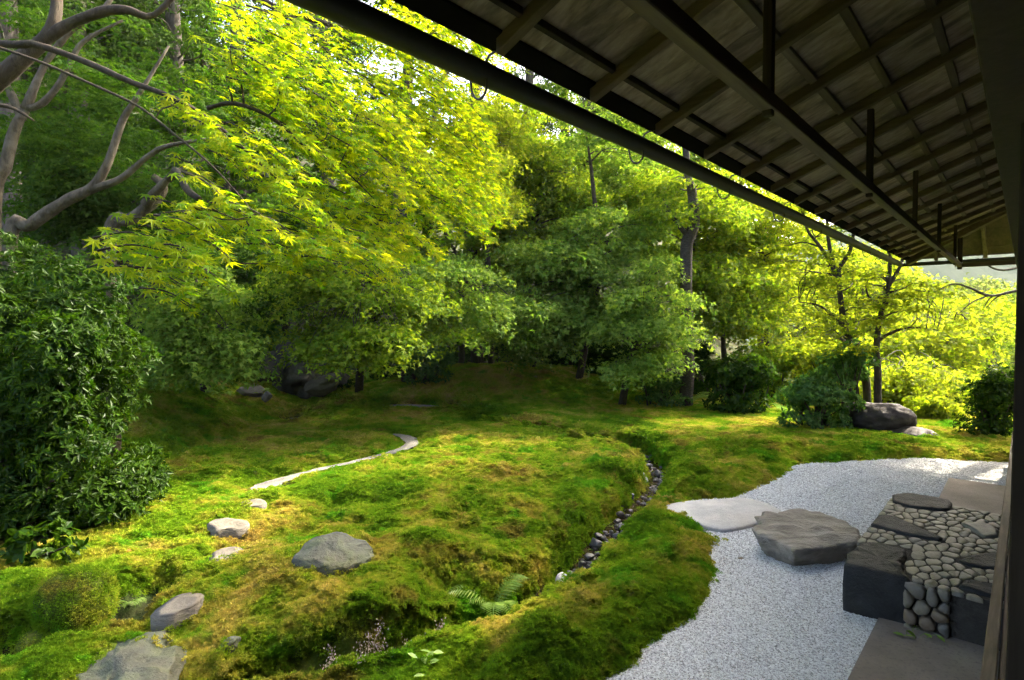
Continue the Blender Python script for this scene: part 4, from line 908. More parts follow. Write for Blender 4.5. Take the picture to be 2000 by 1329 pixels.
for (u0, v0, d0, u1, v1, d1, w) in SPR:
    for rep in range(6):
        ju, jv, jd = (0, 0, 0) if rep == 0 else (r.normal(0, 38), r.normal(4, 28), r.uniform(.1, 1.1))
        a = D(u0 + ju, v0 + jv, d0 + jd) - nb; b = D(u1 + ju, v1 + jv, d1 + jd) - nb; w_ = w * (1 if rep == 0 else .95)
        L_ = np.linalg.norm(b - a); n = int(L_ * w_ * 2 * (300 if rep == 0 else 210)) + 6
        t = r.uniform(.0, 1.04, n); ax = nrm_(b - a); sdv = nrm_(np.cross(ax, [0, 0, 1])); lat = r.normal(0, .5, n).clip(-1.1, 1.1) * w_ * (1.05 - .55 * t)
        P = a + t[:, None] * (b - a) + lat[:, None] * sdv; P[:, 2] += .10 * L_ * np.sin(t * math.pi) - .35 * lat ** 2 / w_ * .6 + r.normal(0, .022, n)
        Cs.append(P); up = np.array([0.30, -.42, 1.0]); Ns.append(nrm_(up + np.sign(lat)[:, None] * sdv * .12 + .30 * r.normal(size=(n, 3)))); Ds.append(nrm_(ax * .8 + np.sign(lat)[:, None] * sdv * .7 + .45 * r.normal(size=(n, 3)) + [0, 0, -.25]))
        mid = (a + b) / 2 + [0, 0, .10 * L_]
        mb.tube([a, mid, b], [.006, .004, .0015], 4, 8)
        if rep == 0 and min(np.linalg.norm(S - a, axis=1).min() for S, _ in sk) < .45: limb(mb, r, sk, a, .005, 5, .03)
C = np.vstack(Cs); n = len(C)
root = tag(empty('maple_tree', nb), 'near maple with bright yellow-green star leaves hanging below the gutter', 'tree')
obj('trunk', mb.mesh('trunk'), M['bark_limb'], root)
obj('crown', leaves_me('crown', C, np.vstack(Ns), np.vstack(Ds), np.clip(r.normal(.050, .012, n), .025, .08), MAPLE7, r.uniform(0, 1, n)), M['maple_near'], root)

# --- pale-barked maples behind the big shrub
def gst(pts, d):                          # a stem that starts in the ground below its first sight point
    P = px_line([(u, v, dd) for u, v, dd in pts]); b = P[0].copy(); b[2] = TH(b[0], b[1]) - .08; return np.vstack([b, P]) if P[0][2] > b[2] + .2 else P
r = R0(2)
st = [(gst([(-10, 420, 6.6), (12, 320, 6.6), (30, 250, 6.6), (50, 215, 6.6)], 6.6), [.075, .062, .057, .052, .046]), (px_line([(42, 235, 6.6), (25, 190, 6.6), (12, 165, 6.6), (0, 140, 6.6), (-30, 40, 6.7)]), [.05, .043, .038, .033, .02]),
      (px_line([(50, 215, 6.6), (72, 160, 6.6), (95, 115, 6.65), (140, 60, 6.7), (200, 20, 6.8), (240, -40, 6.9)]), [.05, .042, .036, .032, .026, .02]), (px_line([(60, 212, 6.6), (85, 200, 6.6), (115, 165, 6.6), (140, 118, 6.6), (165, 80, 6.6), (240, 40, 6.7)]), [.045, .04, .035, .03, .024, .014])]
tree('maple_tree', 'pale forked maple trunk rising behind the big glossy shrub', 'tree', st[0][0][0], st, px_pads(r, 120, 130, 200, 150, 6.6, 9.0, 34, .35, .7), 'maple_shade', .06, 150, MAPLE5, 'bark_pale', 12, limbs=False)
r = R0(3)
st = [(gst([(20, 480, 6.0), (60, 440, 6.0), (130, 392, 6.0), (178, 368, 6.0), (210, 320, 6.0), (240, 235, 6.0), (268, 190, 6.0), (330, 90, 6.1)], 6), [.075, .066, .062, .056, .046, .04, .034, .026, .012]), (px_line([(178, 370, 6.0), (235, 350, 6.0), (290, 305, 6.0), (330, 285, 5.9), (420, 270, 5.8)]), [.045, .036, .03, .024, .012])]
tree('maple_tree', 'low bent pale trunk sweeping up from behind the shrub top', 'tree', st[0][0][0], st, px_pads(r, 330, 250, 150, 120, 6.2, 8.6, 24, .3, .6), 'maple_shade', .06, 150, MAPLE5, 'bark_pale', 13, limbs=False)
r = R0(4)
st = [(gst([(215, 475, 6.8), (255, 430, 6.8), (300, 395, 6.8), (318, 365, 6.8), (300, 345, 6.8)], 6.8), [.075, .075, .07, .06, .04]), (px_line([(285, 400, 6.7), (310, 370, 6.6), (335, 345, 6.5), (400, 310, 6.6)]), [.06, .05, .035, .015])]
tree('maple_tree', 'short thick broken maple trunk with a knobbed top', 'tree', st[0][0][0], st, px_pads(r, 420, 420, 150, 80, 7.0, 9.0, 20, .35, .65), 'maple_shade', .06, 150, MAPLE5, 'bark_pale', 14, limbs=False)

# --- middle distance maples around the knoll
def mid_tree(label, u, d, crown, seed, leaf='maple_mid', size=.066, dens=175, tmpl=MAPLE3, bark='bark_dark', lean=0.0, rt=.09, name='maple_tree', top=None, extra=None, droop=.38, cat='tree', group='maples around the moss garden', high=None):
    r = R0(seed); b = on_ground(u, d); pads = []
    for c in crown: pads += px_pads(r, *c[:6], int(c[6] * 1.35), *c[7:])
    cz = np.array([p[0] for p in pads]); m = cz.mean(0); tp = np.array([m[0], m[1], np.percentile(cz[:, 2], 80)])
    st = [(np.array([b, b * .6 + tp * .4 + [lean, 0, .1], b * .25 + tp * .75 + [lean * .6, 0, .1], tp]), [rt, rt * .75, rt * .5, rt * .2])]
    if extra: st += extra
    if high:
        hc, hr, hn = np.array(high[0]), np.array(high[1]), high[2]; st.append((np.array([b * .55 + tp * .45, (tp + hc) / 2 + [.3, .2, 0], hc]), [rt * .7, rt * .5, rt * .2]))
        pads += [(hc + nrm_(r.normal(size=3)) * r.uniform(.3, 1) * hr, r.uniform(.55, .95), r.normal(size=2)) for _ in range(hn)]
    return tree(name, label, cat, b, st, pads, leaf, size, dens, tmpl, bark, seed, group, droop=droop, thick=.12, flat=.55)
mid_tree('drooping green maple with sunlit tips beside the grotto', 700, 13.0, [(700, 590, 150, 120, 8.0, 9.6, 40, .35, .62), (860, 610, 80, 70, 8.8, 10.2, 18, .35, .6), (640, 520, 120, 60, 8, 9.6, 14, .35, .6), (690, 665, 105, 50, 8.0, 9.0, 26, .3, .5)], 21, size=.06, high=((-0.8, 11.4, 9.8), (2.2, 1.5, 1.7), 44))  # the high crown is added above the view to shade the slope
mid_tree('shaded blue-green maple bending over the low pale boulder', 400, 10.2, [(395, 640, 95, 95, 7.8, 9.2, 34, .35, .6), (350, 560, 90, 60, 8, 9.5, 16, .35, .6), (425, 690, 65, 50, 7.9, 8.8, 20, .3, .5)], 22, 'maple_cool')
mid_tree('spreading maple with pale sprays over the knoll edge', 900, 15.6, [(880, 570, 90, 70, 9.6, 11.2, 24, .4, .7), (980, 610, 70, 60, 10.5, 12, 14, .4, .65), (880, 625, 60, 40, 9.6, 10.8, 18, .35, .55)], 23, 'maple_cool')
mid_tree('layered maple standing behind the knoll', 1130, 13.6, [(1080, 560, 120, 110, 11.4, 13.2, 46, .45, .8), (1180, 480, 110, 80, 12, 14, 26, .5, .85), (1190, 190, 130, 130, 12.5, 15.5, 24, .6, 1.0)], 24, 'maple_cool', tmpl=MAPLE3, size=.08, lean=.4, dens=120)  # topmost sprays, behind the roof, are added to shade the lawn
mid_tree('low sweeping maple beside the dark ringed trunk', 1215, 12.0, [(1250, 650, 85, 90, 10.4, 12.2, 36, .4, .7), (1290, 560, 60, 60, 10.6, 12.2, 14, .4, .65)], 25, 'maple_cool', tmpl=MAPLE3, size=.07)
mid_tree('tall maple with flat tiers above the knoll', 1060, 16.5, [(1060, 390, 130, 100, 14.0, 16.5, 40, .6, 1.0), (980, 470, 80, 60, 13.5, 15.5, 16, .5, .9)], 26, 'maple_mid', tmpl=MAPLE3, size=.085, dens=105)
mid_tree('maple with bright top under the gutter line', 1350, 16.0, [(1330, 400, 110, 80, 13.6, 16.2, 34, .6, 1.0), (1420, 470, 70, 60, 14, 16, 16, .5, .9)], 27, 'maple_mid', tmpl=MAPLE3, size=.085, dens=105)
mid_tree('olive green maple behind the ringed trunk', 1420, 15.0, [(1410, 580, 80, 70, 12.8, 14.8, 24, .5, .8), (1350, 520, 60, 60, 13, 15, 12, .5, .8)], 28, 'maple_mid', tmpl=MAPLE3, size=.08)
mid_tree('dark maple on the slope above the grotto', 560, 14.0, [(520, 520, 120, 90, 10.5, 13.0, 30, .5, .85), (600, 440, 120, 70, 11, 13.5, 18, .5, .9)], 29, 'maple_shade', tmpl=MAPLE3, size=.075)
mid_tree('shaded maple on the slope behind the bent pale trunk', 250, 11.5, [(230, 400, 170, 90, 8.6, 11.4, 40, .45, .8), (120, 300, 130, 80, 8.8, 11, 22, .45, .8)], 30, 'maple_shade', tmpl=MAPLE3, size=.075)
mid_tree('pale green maple glowing beside the yellow boughs', 960, 14.5, [(930, 360, 60, 90, 10.5, 12.5, 26, .4, .75), (970, 250, 60, 60, 11.5, 13.5, 14, .45, .8)], 31, 'maple_light', tmpl=MAPLE3, size=.075)
mid_tree('soft green maple filling the sky gap beside the yellow boughs', 1010, 17.0, [(1010, 290, 80, 110, 14.5, 17.5, 40, .55, 1.0)], 32, 'maple_mid', tmpl=MAPLE3, size=.085, dens=105)
mid_tree('soft green maple under the gutter above the layered maple', 1150, 18.0, [(1150, 340, 110, 80, 15.5, 18.5, 40, .6, 1.0)], 33, 'maple_cool', tmpl=MAPLE3, size=.09, dens=100)
mid_tree('feathery maple at the centre of the wooded edge', 1040, 14.2, [(1050, 640, 100, 60, 12.4, 14, 24, .4, .7), (1120, 600, 70, 60, 12, 13.6, 16, .4, .7)], 34, 'maple_cool', tmpl=MAPLE3, size=.075, dens=150)
# dark ringed trunk
r = R0(40); b = on_ground(1341, 12.2); st = [(np.vstack([b, px_line([(1342, 660, 12.2), (1340, 560, 12.2), (1341, 480, 12.2), (1355, 440, 12.25), (1352, 380, 12.3), (1340, 300, 12.4)]), [3.8, 12.7, 8.5], [3.6, 13.0, 11]]), [.15, .14, .13, .125, .11, .10, .08, .06, .02]), (px_line([(1348, 465, 12.2), (1325, 440, 12.2), (1300, 400, 12.3)]), [.06, .05, .03])]
tree('cherry_tree', 'straight dark trunk with ringed bark at the edge of the lawn', 'tree', b, st, px_pads(r, 1345, 390, 90, 50, 11.6, 13.4, 18, .4, .75) + [(np.array([3.6, 13.0, 10.4]) + nrm_(r.normal(size=3)) * r.uniform(.3, 1) * np.array([1.0, 1.0, 2.1]), r.uniform(.45, .75), r.normal(size=2)) for _ in range(34)], 'maple_mid', .08, 120, MAPLE3, 'bark_cherry', 41)  # upper crown, hidden by the roof, is added to shade the big shrub

# --- the two slim maples by the boulder
r = R0(50); b = on_ground(1698, 10.6)
st = [(np.vstack([b, px_line([(1690, 735, 10.6), (1668, 690, 10.6), (1650, 640, 10.6), (1640, 570, 10.6), (1638, 525, 10.6)])]), [.075, .068, .06, .052, .045, .038]), (px_line([(1640, 565, 10.6), (1625, 520, 10.6), (1600, 480, 10.6), (1575, 445, 10.6), (1560, 380, 10.6)]), [.045, .035, .028, .022, .012]),
      (px_line([(1638, 525, 10.6), (1660, 490, 10.6), (1670, 440, 10.6), (1690, 330, 10.6), (1690, 240, 10.7)]), [.045, .035, .03, .025, .012]), (px_line([(1638, 560, 10.6), (1618, 470, 10.6), (1614, 400, 10.6), (1600, 300, 10.6)]), [.04, .03, .025, .012]), (px_line([(1650, 640, 10.6), (1605, 600, 10.4), (1560, 590, 10.2)]), [.03, .02, .008])]
tree('maple_tree', 'slim leaning maple with forked dark stems behind the boulder', 'tree', b, st, px_pads(r, 1590, 520, 105, 100, 9.4, 11.8, 30, .3, .6) + px_pads(r, 1600, 300, 150, 120, 9.4, 12.4, 46, .5, .9) + px_pads(r, 1620, 60, 170, 120, 9.4, 12.4, 44, .5, .9) + px_pads(r, 1640, 640, 110, 50, 9.4, 11, 14, .3, .5) + [(np.array([6.5, 9.9, 10.5]) + nrm_(r.normal(size=3)) * r.uniform(.3, 1) * np.array([1.6, 1.0, 1.5]), r.uniform(.4, .7), r.normal(size=2)) for _ in range(60)], 'maple_light', .064, 105, MAPLE3, 'bark_dark', 51, 'twin maples by the boulder', droop=.2)  # crown raised out of view, with extra top sprays, to shade the foreground
r = R0(52); b = on_ground(1716, 10.3)
st = [(np.vstack([b, px_line([(1714, 730, 10.3), (1712, 680, 10.3), (1718, 625, 10.3), (1735, 560, 10.3), (1738, 500, 10.3)])]), [.068, .062, .055, .047, .04, .034]), (px_line([(1716, 665, 10.3), (1738, 652, 10.3), (1775, 640, 10.2), (1830, 645, 10.1)]), [.04, .03, .02, .008]), (px_line([(1735, 560, 10.3), (1758, 520, 10.3), (1768, 480, 10.3), (1790, 380, 10.3)]), [.04, .03, .025, .012]), (px_line([(1728, 600, 10.3), (1700, 585, 10.3), (1690, 560, 10.3)]), [.03, .02, .01])]
tree('maple_tree', 'slim upright maple with a side bough, growing from beside the boulder', 'tree', b, st, px_pads(r, 1770, 570, 115, 80, 9.2, 11.6, 30, .3, .55) + px_pads(r, 1800, 360, 140, 110, 9.4, 12.0, 40, .5, .85) + px_pads(r, 1830, 120, 170, 120, 9.2, 12.0, 40, .5, .9), 'maple_light', .064, 105, MAPLE3, 'bark_dark', 53, 'twin maples by the boulder', droop=.2)  # unseen upper crown extended to shade the garden
# bough reaching in at the house corner
r = R0(54); b = on_ground(2120, 10.5)
st = [(np.vstack([b, D(2110, 620, 10.5), D(2080, 540, 10.5), D(2060, 400, 10.5), [9.9, 11, 7.5], [9.5, 11.3, 10.5]]), [.16, .15, .14, .12, .09, .03]), (px_line([(2090, 560, 10.5), (1990, 568, 10.4), (1935, 578, 10.3), (1895, 563, 10.2), (1862, 555, 10.2), (1820, 570, 10.1), (1760, 562, 10.0)]), [.035, .028, .024, .02, .016, .012, .005]), (px_line([(1930, 578, 10.3), (1900, 590, 10.2), (1870, 615, 10.2)]), [.015, .012, .006]), (px_line([(2060, 500, 10.5), (1960, 528, 10.4), (1910, 505, 10.3)]), [.025, .02, .01])]
tree('maple_tree', 'maple beyond the house corner reaching one thin dark bough inward', 'tree', b, st, px_pads(r, 1880, 600, 60, 40, 9.6, 11, 7, .25, .4) + px_pads(r, 2080, 420, 90, 90, 9.8, 11.6, 16, .4, .7) + [(np.array([9.4, 11.4, 10.6]) + nrm_(r.normal(size=3)) * r.uniform(.5, 1) * np.array([2.3, 2.3, 2.1]), r.uniform(.6, 1.0), r.normal(size=2)) for _ in range(64)], 'maple_light', .064, 100, MAPLE3, 'bark_dark', 55, droop=.2)  # high crown out of view is added to keep sun off the foreground

# --- sunlit trees beyond the garden edge
mid_tree('tall sunlit maple glowing under the middle of the gutter', 1500, 17.5, [(1490, 480, 90, 110, 14.5, 18, 46, .6, 1.1), (1470, 600, 70, 60, 14, 17, 18, .5, .9)], 61, 'maple_light', .09, 95, MAPLE3, group='sunlit trees beyond the garden')
mid_tree('sunlit maple filling the gap between the twin maples', 1690, 20.0, [(1680, 560, 90, 80, 16, 20, 34, .7, 1.1), (1640, 680, 100, 50, 14, 18, 22, .5, .9)], 62, 'maple_light', .10, 85, MAPLE3, group='sunlit trees beyond the garden')
mid_tree('broad sunlit maple below the far end of the gutter', 1850, 19.0, [(1850, 680, 110, 70, 14, 18, 40, .6, 1.0), (1900, 620, 70, 50, 15, 19, 18, .6, 1.0)], 63, 'maple_light', .095, 90, MAPLE3, group='sunlit trees beyond the garden')
mid_tree('yellow-green thicket tree behind the dark bush', 1780, 15.0, [(1780, 750, 130, 50, 11.5, 15, 34, .45, .8)], 64, 'maple_light', .08, 100, MAPLE3, group='sunlit trees beyond the garden')
mid_tree('pale round tree on the hazy far slope', 1905, 60.0, [(1905, 585, 45, 45, 48, 58, 36, 1.6, 2.8)], 65, 'far_leaf', .28, 10, MAPLE3, group='sunlit trees beyond the garden', rt=.3)
mid_tree('hazy tree beside the pale round tree', 1800, 50.0, [(1810, 600, 70, 45, 38, 48, 36, 1.5, 2.5)], 66, 'far_leaf', .26, 11, MAPLE3, group='sunlit trees beyond the garden', rt=.3)
mid_tree('far yellow tree seen past the post', 1960, 45.0, [(1965, 650, 60, 55, 32, 44, 36, 1.3, 2.2)], 67, 'far_leaf', .24, 12, MAPLE3, group='sunlit trees beyond the garden', rt=.3)
mid_tree('far bright tree between the twin maple stems', 1620, 44.0, [(1640, 600, 110, 70, 30, 42, 50, 1.3, 2.3)], 68, 'far_leaf', .24, 12, MAPLE3, group='sunlit trees beyond the garden', rt=.3)

# --- wooded hillside: a few kinds, copied, each with its own place
def forest_kind(kind, seed):
    r = R0(seed); O = np.zeros(3)
    if kind == 'cedar':
        Hh = 15.0; st = [(np.array([[0, 0, -.3], [.05, 0, 5], [-.05, .05, 10], [0, 0, Hh]]), [.24, .20, .13, .02])]; pads = []
        for k in range(80):
            z = r.uniform(4.2, Hh - .3); a = r.uniform(0, 6.28); q = r.uniform(.25, 1) * (.45 + 1.9 * (1 - (z - 4) / (Hh - 4)) ** .8); pads.append((np.array([math.cos(a) * q, math.sin(a) * q, z]), r.uniform(.4, .75), (math.cos(a), math.sin(a))))
        t = tree('cedar_tree', '', 'tree', O, st, pads, 'cedar_leaf', .17, 70, LANCE, 'bark_cedar', seed, droop=.7, thick=.16, flat=.6)
    else:
        Hh = 7.5; st = [(np.array([[0, 0, -.3], [.15, .1, 2.2], [.3, -.1, 4.2], [.2, 0, 6.3]]), [.14, .11, .08, .02]), (np.array([[.1, .05, 1.8], [-.6, .3, 3.4], [-1.2, .4, 5.0]]), [.08, .06, .02]), (np.array([[.2, 0, 2.6], [.9, -.3, 3.9], [1.5, -.4, 5.2]]), [.07, .05, .02])]; pads = []
        for k in range(75):
            v = r.normal(size=3); v /= np.linalg.norm(v); q = r.uniform(.45, 1) ** .5; c = np.array([v[0] * 2.3 * q, v[1] * 2.3 * q, 4.6 + v[2] * 2.5 * q]); pads.append((c, r.uniform(.45, .85), v[:2]))
        t = tree('broadleaf_tree', '', 'tree', O, st, pads, {'cool': 'maple_cool', 'mid': 'maple_mid', 'deep': 'maple_shade'}[kind], .11, 75, MAPLE3, 'bark_dark', seed, droop=.4)  # the deep kind carries the slope's shade in its leaf colour
    return t
def shade_tree_kind(seed):  # added tree; its unseen high crown throws shade on the slope
    r = R0(seed); st = [(np.array([[0, 0, -.3], [.2, .1, 4.5], [-.1, .1, 8.5], [.1, 0, 13.2]]), [.17, .14, .11, .02])]; pads = []
    for k in range(85):
        v = nrm_(r.normal(size=3)); q = r.uniform(.35, 1) ** .5; pads.append((np.array([v[0] * 2.6 * q, v[1] * 2.6 * q, 11.6 + v[2] * 3.1 * q]), r.uniform(.6, 1.0), v[:2]))
    return tree('shade_tree', '', 'tree', np.zeros(3), st, pads, 'maple_mid', .12, 70, MAPLE3, 'bark_dark', seed, droop=.3)
kinds = {'tall': shade_tree_kind(204), 'cedar': forest_kind('cedar', 201), 'cool': forest_kind('cool', 202), 'mid': forest_kind('mid', 203), 'deep': forest_kind('deep', 205)}
used = set()
def plant(kind, u, d, sc, label, rz_, group='trees on the wooded slope'):
    src = kinds[kind]; o = src if kind not in used else dup(src); used.add(kind)
    b = on_ground(u, d); o.location = b; o.scale = (sc, sc, sc); o.rotation_euler = (0, 0, rz_); tag(o, label, 'tree', group); return o
FOREST = [('tall', 800, 13.6, 1.0, 'added tall tree shading the slope, behind the yellow boughs above the grotto'), ('tall', 935, 14.8, 1.0, 'added tall tree shading the slope, behind the glowing pale maple'),
          ('cedar', 350, 15.0, 1.0, 'grey cedar trunk standing straight behind the yellow boughs'), ('cedar', 165, 13.5, .95, 'dark cedar behind the pale forked maple'), ('cedar', 25, 12.0, 1.0, 'cedar at the edge of view behind the thick limb'), ('cedar', 235, 18.0, 1.1, 'slender cedar up the slope between two maples'), ('cedar', 470, 20.0, 1.1, 'tall cedar hidden by the yellow boughs'),
          ('cedar', 640, 22.0, 1.15, 'cedar on the slope above the grotto'), ('cedar', 800, 24.0, 1.2, 'cedar behind the bright boughs near the gutter'), ('cedar', 1032, 23.0, 1.1, 'cedar trunk showing dark against the bright sky gap'), ('cedar', 1100, 27.0, 1.15, 'thin cedar beside the bright sky gap'), ('cedar', 1150, 25.0, 1.15, 'cedar under the gutter past the sky gap'), ('cedar', 1260, 24.0, 1.1, 'cedar behind the tiers above the ringed trunk'), ('cedar', 930, 29.0, 1.2, 'far cedar high on the slope'),
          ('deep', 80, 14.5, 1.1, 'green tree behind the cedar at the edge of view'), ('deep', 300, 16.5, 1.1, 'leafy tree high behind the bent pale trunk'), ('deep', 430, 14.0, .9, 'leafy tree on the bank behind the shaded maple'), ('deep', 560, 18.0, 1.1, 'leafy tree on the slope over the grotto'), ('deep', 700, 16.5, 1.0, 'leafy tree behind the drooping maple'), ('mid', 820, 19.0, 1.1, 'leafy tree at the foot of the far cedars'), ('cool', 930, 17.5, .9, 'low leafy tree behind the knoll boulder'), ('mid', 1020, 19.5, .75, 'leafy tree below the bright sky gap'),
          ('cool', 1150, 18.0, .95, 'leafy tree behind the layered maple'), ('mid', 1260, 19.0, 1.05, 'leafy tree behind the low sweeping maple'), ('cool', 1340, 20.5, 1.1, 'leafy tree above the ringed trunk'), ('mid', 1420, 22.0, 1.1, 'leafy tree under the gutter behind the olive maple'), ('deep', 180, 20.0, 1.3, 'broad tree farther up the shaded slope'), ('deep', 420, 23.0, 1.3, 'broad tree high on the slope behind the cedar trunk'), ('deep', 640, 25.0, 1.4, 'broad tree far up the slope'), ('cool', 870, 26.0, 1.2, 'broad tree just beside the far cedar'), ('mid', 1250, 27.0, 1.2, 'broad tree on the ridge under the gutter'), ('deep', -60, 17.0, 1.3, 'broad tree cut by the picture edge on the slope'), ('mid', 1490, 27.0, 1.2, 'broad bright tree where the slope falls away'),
          ('mid', 1560, 33.0, 1.2, 'sunny tree in the valley behind the leaning maple'), ('mid', 1740, 30.0, 1.1, 'sunny tree in the valley between the twin maples'), ('mid', 1880, 28.0, 1.1, 'sunny tree in the valley near the post'), ('mid', 1990, 24.0, 1.0, 'sunny tree mostly hidden by the post'), ('mid', 1830, 42.0, 1.5, 'far sunny tree below the eave corner'), ('mid', 1930, 48.0, 1.6, 'far sunny tree below the thin bough'), ('mid', 1680, 46.0, 1.6, 'far sunny tree low between the twin maples'), ('mid', 1560, 50.0, 1.8, 'far sunny tree under the gutter')]
fr = random.Random(9)
for k, u, d, s, lab in FOREST: plant(k, u, d, s, lab, fr.uniform(0, 6.28))

# --- shrubs
def rosettes(r, c, rad, n, leaf_n, L, inner=.72, low=None):
    """whorls of narrow leaves over a lumpy rounded crown"""
    v = r.normal(size=(n, 3)); v = nrm_(v); lump = 1 + .38 * fbm(v * 2.6 + r.uniform(0, 50), 3); q = r.uniform(inner, 1.0, n) ** .6 * lump
    P = c + v * np.array(rad) * q[:, None]; ax = nrm_(v * [1, 1, .6] + [0, 0, .55] + .35 * r.normal(size=(n, 3)))
    if low is not None: k = P[:, 2] > low; P, ax = P[k], ax[k]
    n = len(P); a = r.uniform(0, 6.28, (n, leaf_n)); ref = nrm_(np.cross(ax, [.3, .5, .2])); b = np.cross(ax, ref)
    rad_ = np.cos(a)[..., None] * ref[:, None] + np.sin(a)[..., None] * b[:, None]; Dd = nrm_(rad_ + ax[:, None] * r.uniform(-.1, .7, (n, leaf_n, 1))); Nn = nrm_(ax[:, None] - Dd * .3 + .15 * r.normal(size=(n, leaf_n, 3)))
    C = np.repeat(P[:, None], leaf_n, 1) + ax[:, None] * r.uniform(-.02, .02, (n, leaf_n, 1))
    return C.reshape(-1, 3), Nn.reshape(-1, 3), Dd.reshape(-1, 3)
def shrub(name, label, base, lobes, leaf, L, tmpl, seed, leaf_n=7, stems=5, cat='shrub', bark='bark_dark', group=None, spread=.25):
    r = R0(seed); base = np.asarray(base, float); root = tag(empty(name, base), label, cat, group); Cs = []; mb = MB()
    for c, rad, n in lobes:
        c = np.asarray(c, float) - base; Cs.append(rosettes(r, c, rad, n, leaf_n, L, low=.05))
        for k in range(0 if n < 300 and len(lobes) > 12 else max(2, stems * n // 600 + 2)):
            e = c + nrm_(r.normal(size=3)) * np.array(rad) * .7; s = np.array([r.normal(0, spread * .5) + c[0] * .35, r.normal(0, spread * .5) + c[1] * .35, -.05]); mb.tube([s, s * .5 + e * .5 + r.normal(0, .08, 3), e], [.022, .014, .004], 6, 12, .2)
    C, Nn, Dd = (np.vstack(x) for x in zip(*Cs)); n = len(C)
    obj('stems', mb.mesh('stems'), M[bark], root); obj('foliage', leaves_me('foliage', C, Nn, Dd, L * np.clip(r.normal(1, .3, n), .4, 1.7), tmpl, r.uniform(0, 1, n)), M[leaf], root); return root
b = np.array([-4.15, 4.9, TH(-4.15, 4.9)])
lr = R0(300); lobes = [((-4.9, 5.5, 1.75), (1.0, .9, .95), 1300), ((-4.35, 5.25, 1.3), (.75, .7, .9), 1200), ((-4.6, 4.75, .95), (.75, .5, .75), 1000)]
for k in range(22):
    z = lr.uniform(.32, 2.45); xr = -3.62 - .30 * max(z - 1.5, 0) - (.05 if z < .7 else 0); x_ = xr - abs(lr.normal(0, .55)); lobes.append(((x_, lr.uniform(4.55, 5.5) - .12 * (x_ + 4), z), lr.uniform(.24, .48, 3) * [1, 1, .85], int(lr.uniform(130, 260))))
for k in range(12): f = k / 11; q = (np.array([-3.5, 5.45]) * (1 - f / .45) + np.array([-3.45, 4.7]) * f / .45) if f < .45 else (np.array([-3.45, 4.7]) * (1 - f) / .55 + np.array([-4.5, 4.35]) * (f - .45) / .55); lobes.append(((q[0] - .12 + lr.normal(0, .05), q[1] + .1 + lr.normal(0, .06), lr.uniform(.2, .5)), lr.uniform(.2, .34, 3) * [1, 1, .85], int(lr.uniform(130, 220))))
for k in range(11): lobes.append(((-5.0 + .125 * k + lr.normal(0, .05), 4.75 + lr.normal(0, .16), lr.uniform(.22, .52)), lr.uniform(.22, .36, 3) * [1, 1, .8], int(lr.uniform(130, 220))))
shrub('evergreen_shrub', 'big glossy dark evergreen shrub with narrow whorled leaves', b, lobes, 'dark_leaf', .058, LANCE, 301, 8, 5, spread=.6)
p = GT(75, 1105)
shrub('broad_leaf_plant', 'low dark plant with broad drooping leaves under the evergreen shrub', p, [((p[0] + .05, p[1], p[2] + .16), (.24, .16, .12), 50)], 'dark_leaf', .075, OVAL, 302, 5, 4, 'plant')
def px_shrub(name, label, u, v, w, h, d, leaf, L, tmpl, seed, n=420, **kw):
    c = D(u, v, d); s = d / F_PX; b = np.array([c[0], c[1], TH(c[0], c[1]) - .03]); rr_ = np.random.default_rng(seed + 7); R3 = np.array([w / 2 * s, w / 2 * s * .8, h / 2 * s])
    lobes = [(c + rr_.uniform(-.55, .55, 3) * R3 * [1, 1, .7] + [0, 0, (q - 2) * .08 * R3[2]], R3 * rr_.uniform(.38, .72, 3), n // 4) for q in range(6)]
    lobes += [(np.array([c[0] + sg * R3[0] * .3, c[1] - .05, b[2] + R3[2] * .42]), R3 * [.62, .7, .45], n // 4) for sg in (-1, 1)]
    return shrub(name, label, b, lobes, leaf, L, tmpl, seed, **kw)
px_shrub('azalea_bush', 'round dark bush in the shade before the knoll', 835, 705, 105, 70, 13.4, 'azalea_leaf', .09, LANCE, 310)
px_shrub('azalea_bush', 'dense dark bush at the lawn edge behind the fern', 1440, 735, 130, 110, 11.6, 'dark_leaf', .085, WIDE, 311, 620)
px_shrub('azalea_bush', 'glossy cool green bush with small leaves before the boulder', 1590, 765, 150, 90, 9.9, 'azalea_leaf', .06, WIDE, 312, 700)
px_shrub('azalea_bush', 'tall glossy bush in front of the leaning maple', 1650, 715, 110, 80, 10.4, 'azalea_leaf', .06, WIDE, 313, 480)
px_shrub('azalea_bush', 'rounded dark bush beside the post', 1930, 770, 130, 110, 9.3, 'dark_leaf', .06, WIDE, 314, 620)
px_shrub('azalea_bush', 'dark undergrowth bush at the foot of the ringed trunk', 1290, 745, 110, 60, 12.2, 'azalea_leaf', .08, LANCE, 315, 360)
px_shrub('azalea_bush', 'small leafy bush on the bank beyond the dark bush', 1370, 700, 60, 70, 13.5, 'dark_leaf', .09, WIDE, 316, 260)
px_shrub('azalea_bush', 'light green bush behind the flat dark stone', 1830, 800, 90, 60, 10.8, 'maple_light', .06, WIDE, 317, 360)
px_shrub('azalea_bush', 'thick green bush behind the dense dark bush', 1500, 700, 130, 90, 13.5, 'maple_mid', .09, WIDE, 330, 560)
px_shrub('azalea_bush', 'yellow-green bush filling the gap behind the leaning maple', 1610, 700, 120, 70, 13.0, 'maple_light', .08, WIDE, 331, 460)
px_shrub('azalea_bush', 'yellow-green bush past the upright maple', 1760, 760, 110, 70, 12.2, 'maple_light', .075, WIDE, 332, 460)
px_shrub('azalea_bush', 'dark bush on the bank behind the grotto', 760, 690, 90, 60, 14.5, 'dark_leaf', .1, LANCE, 318, 300)
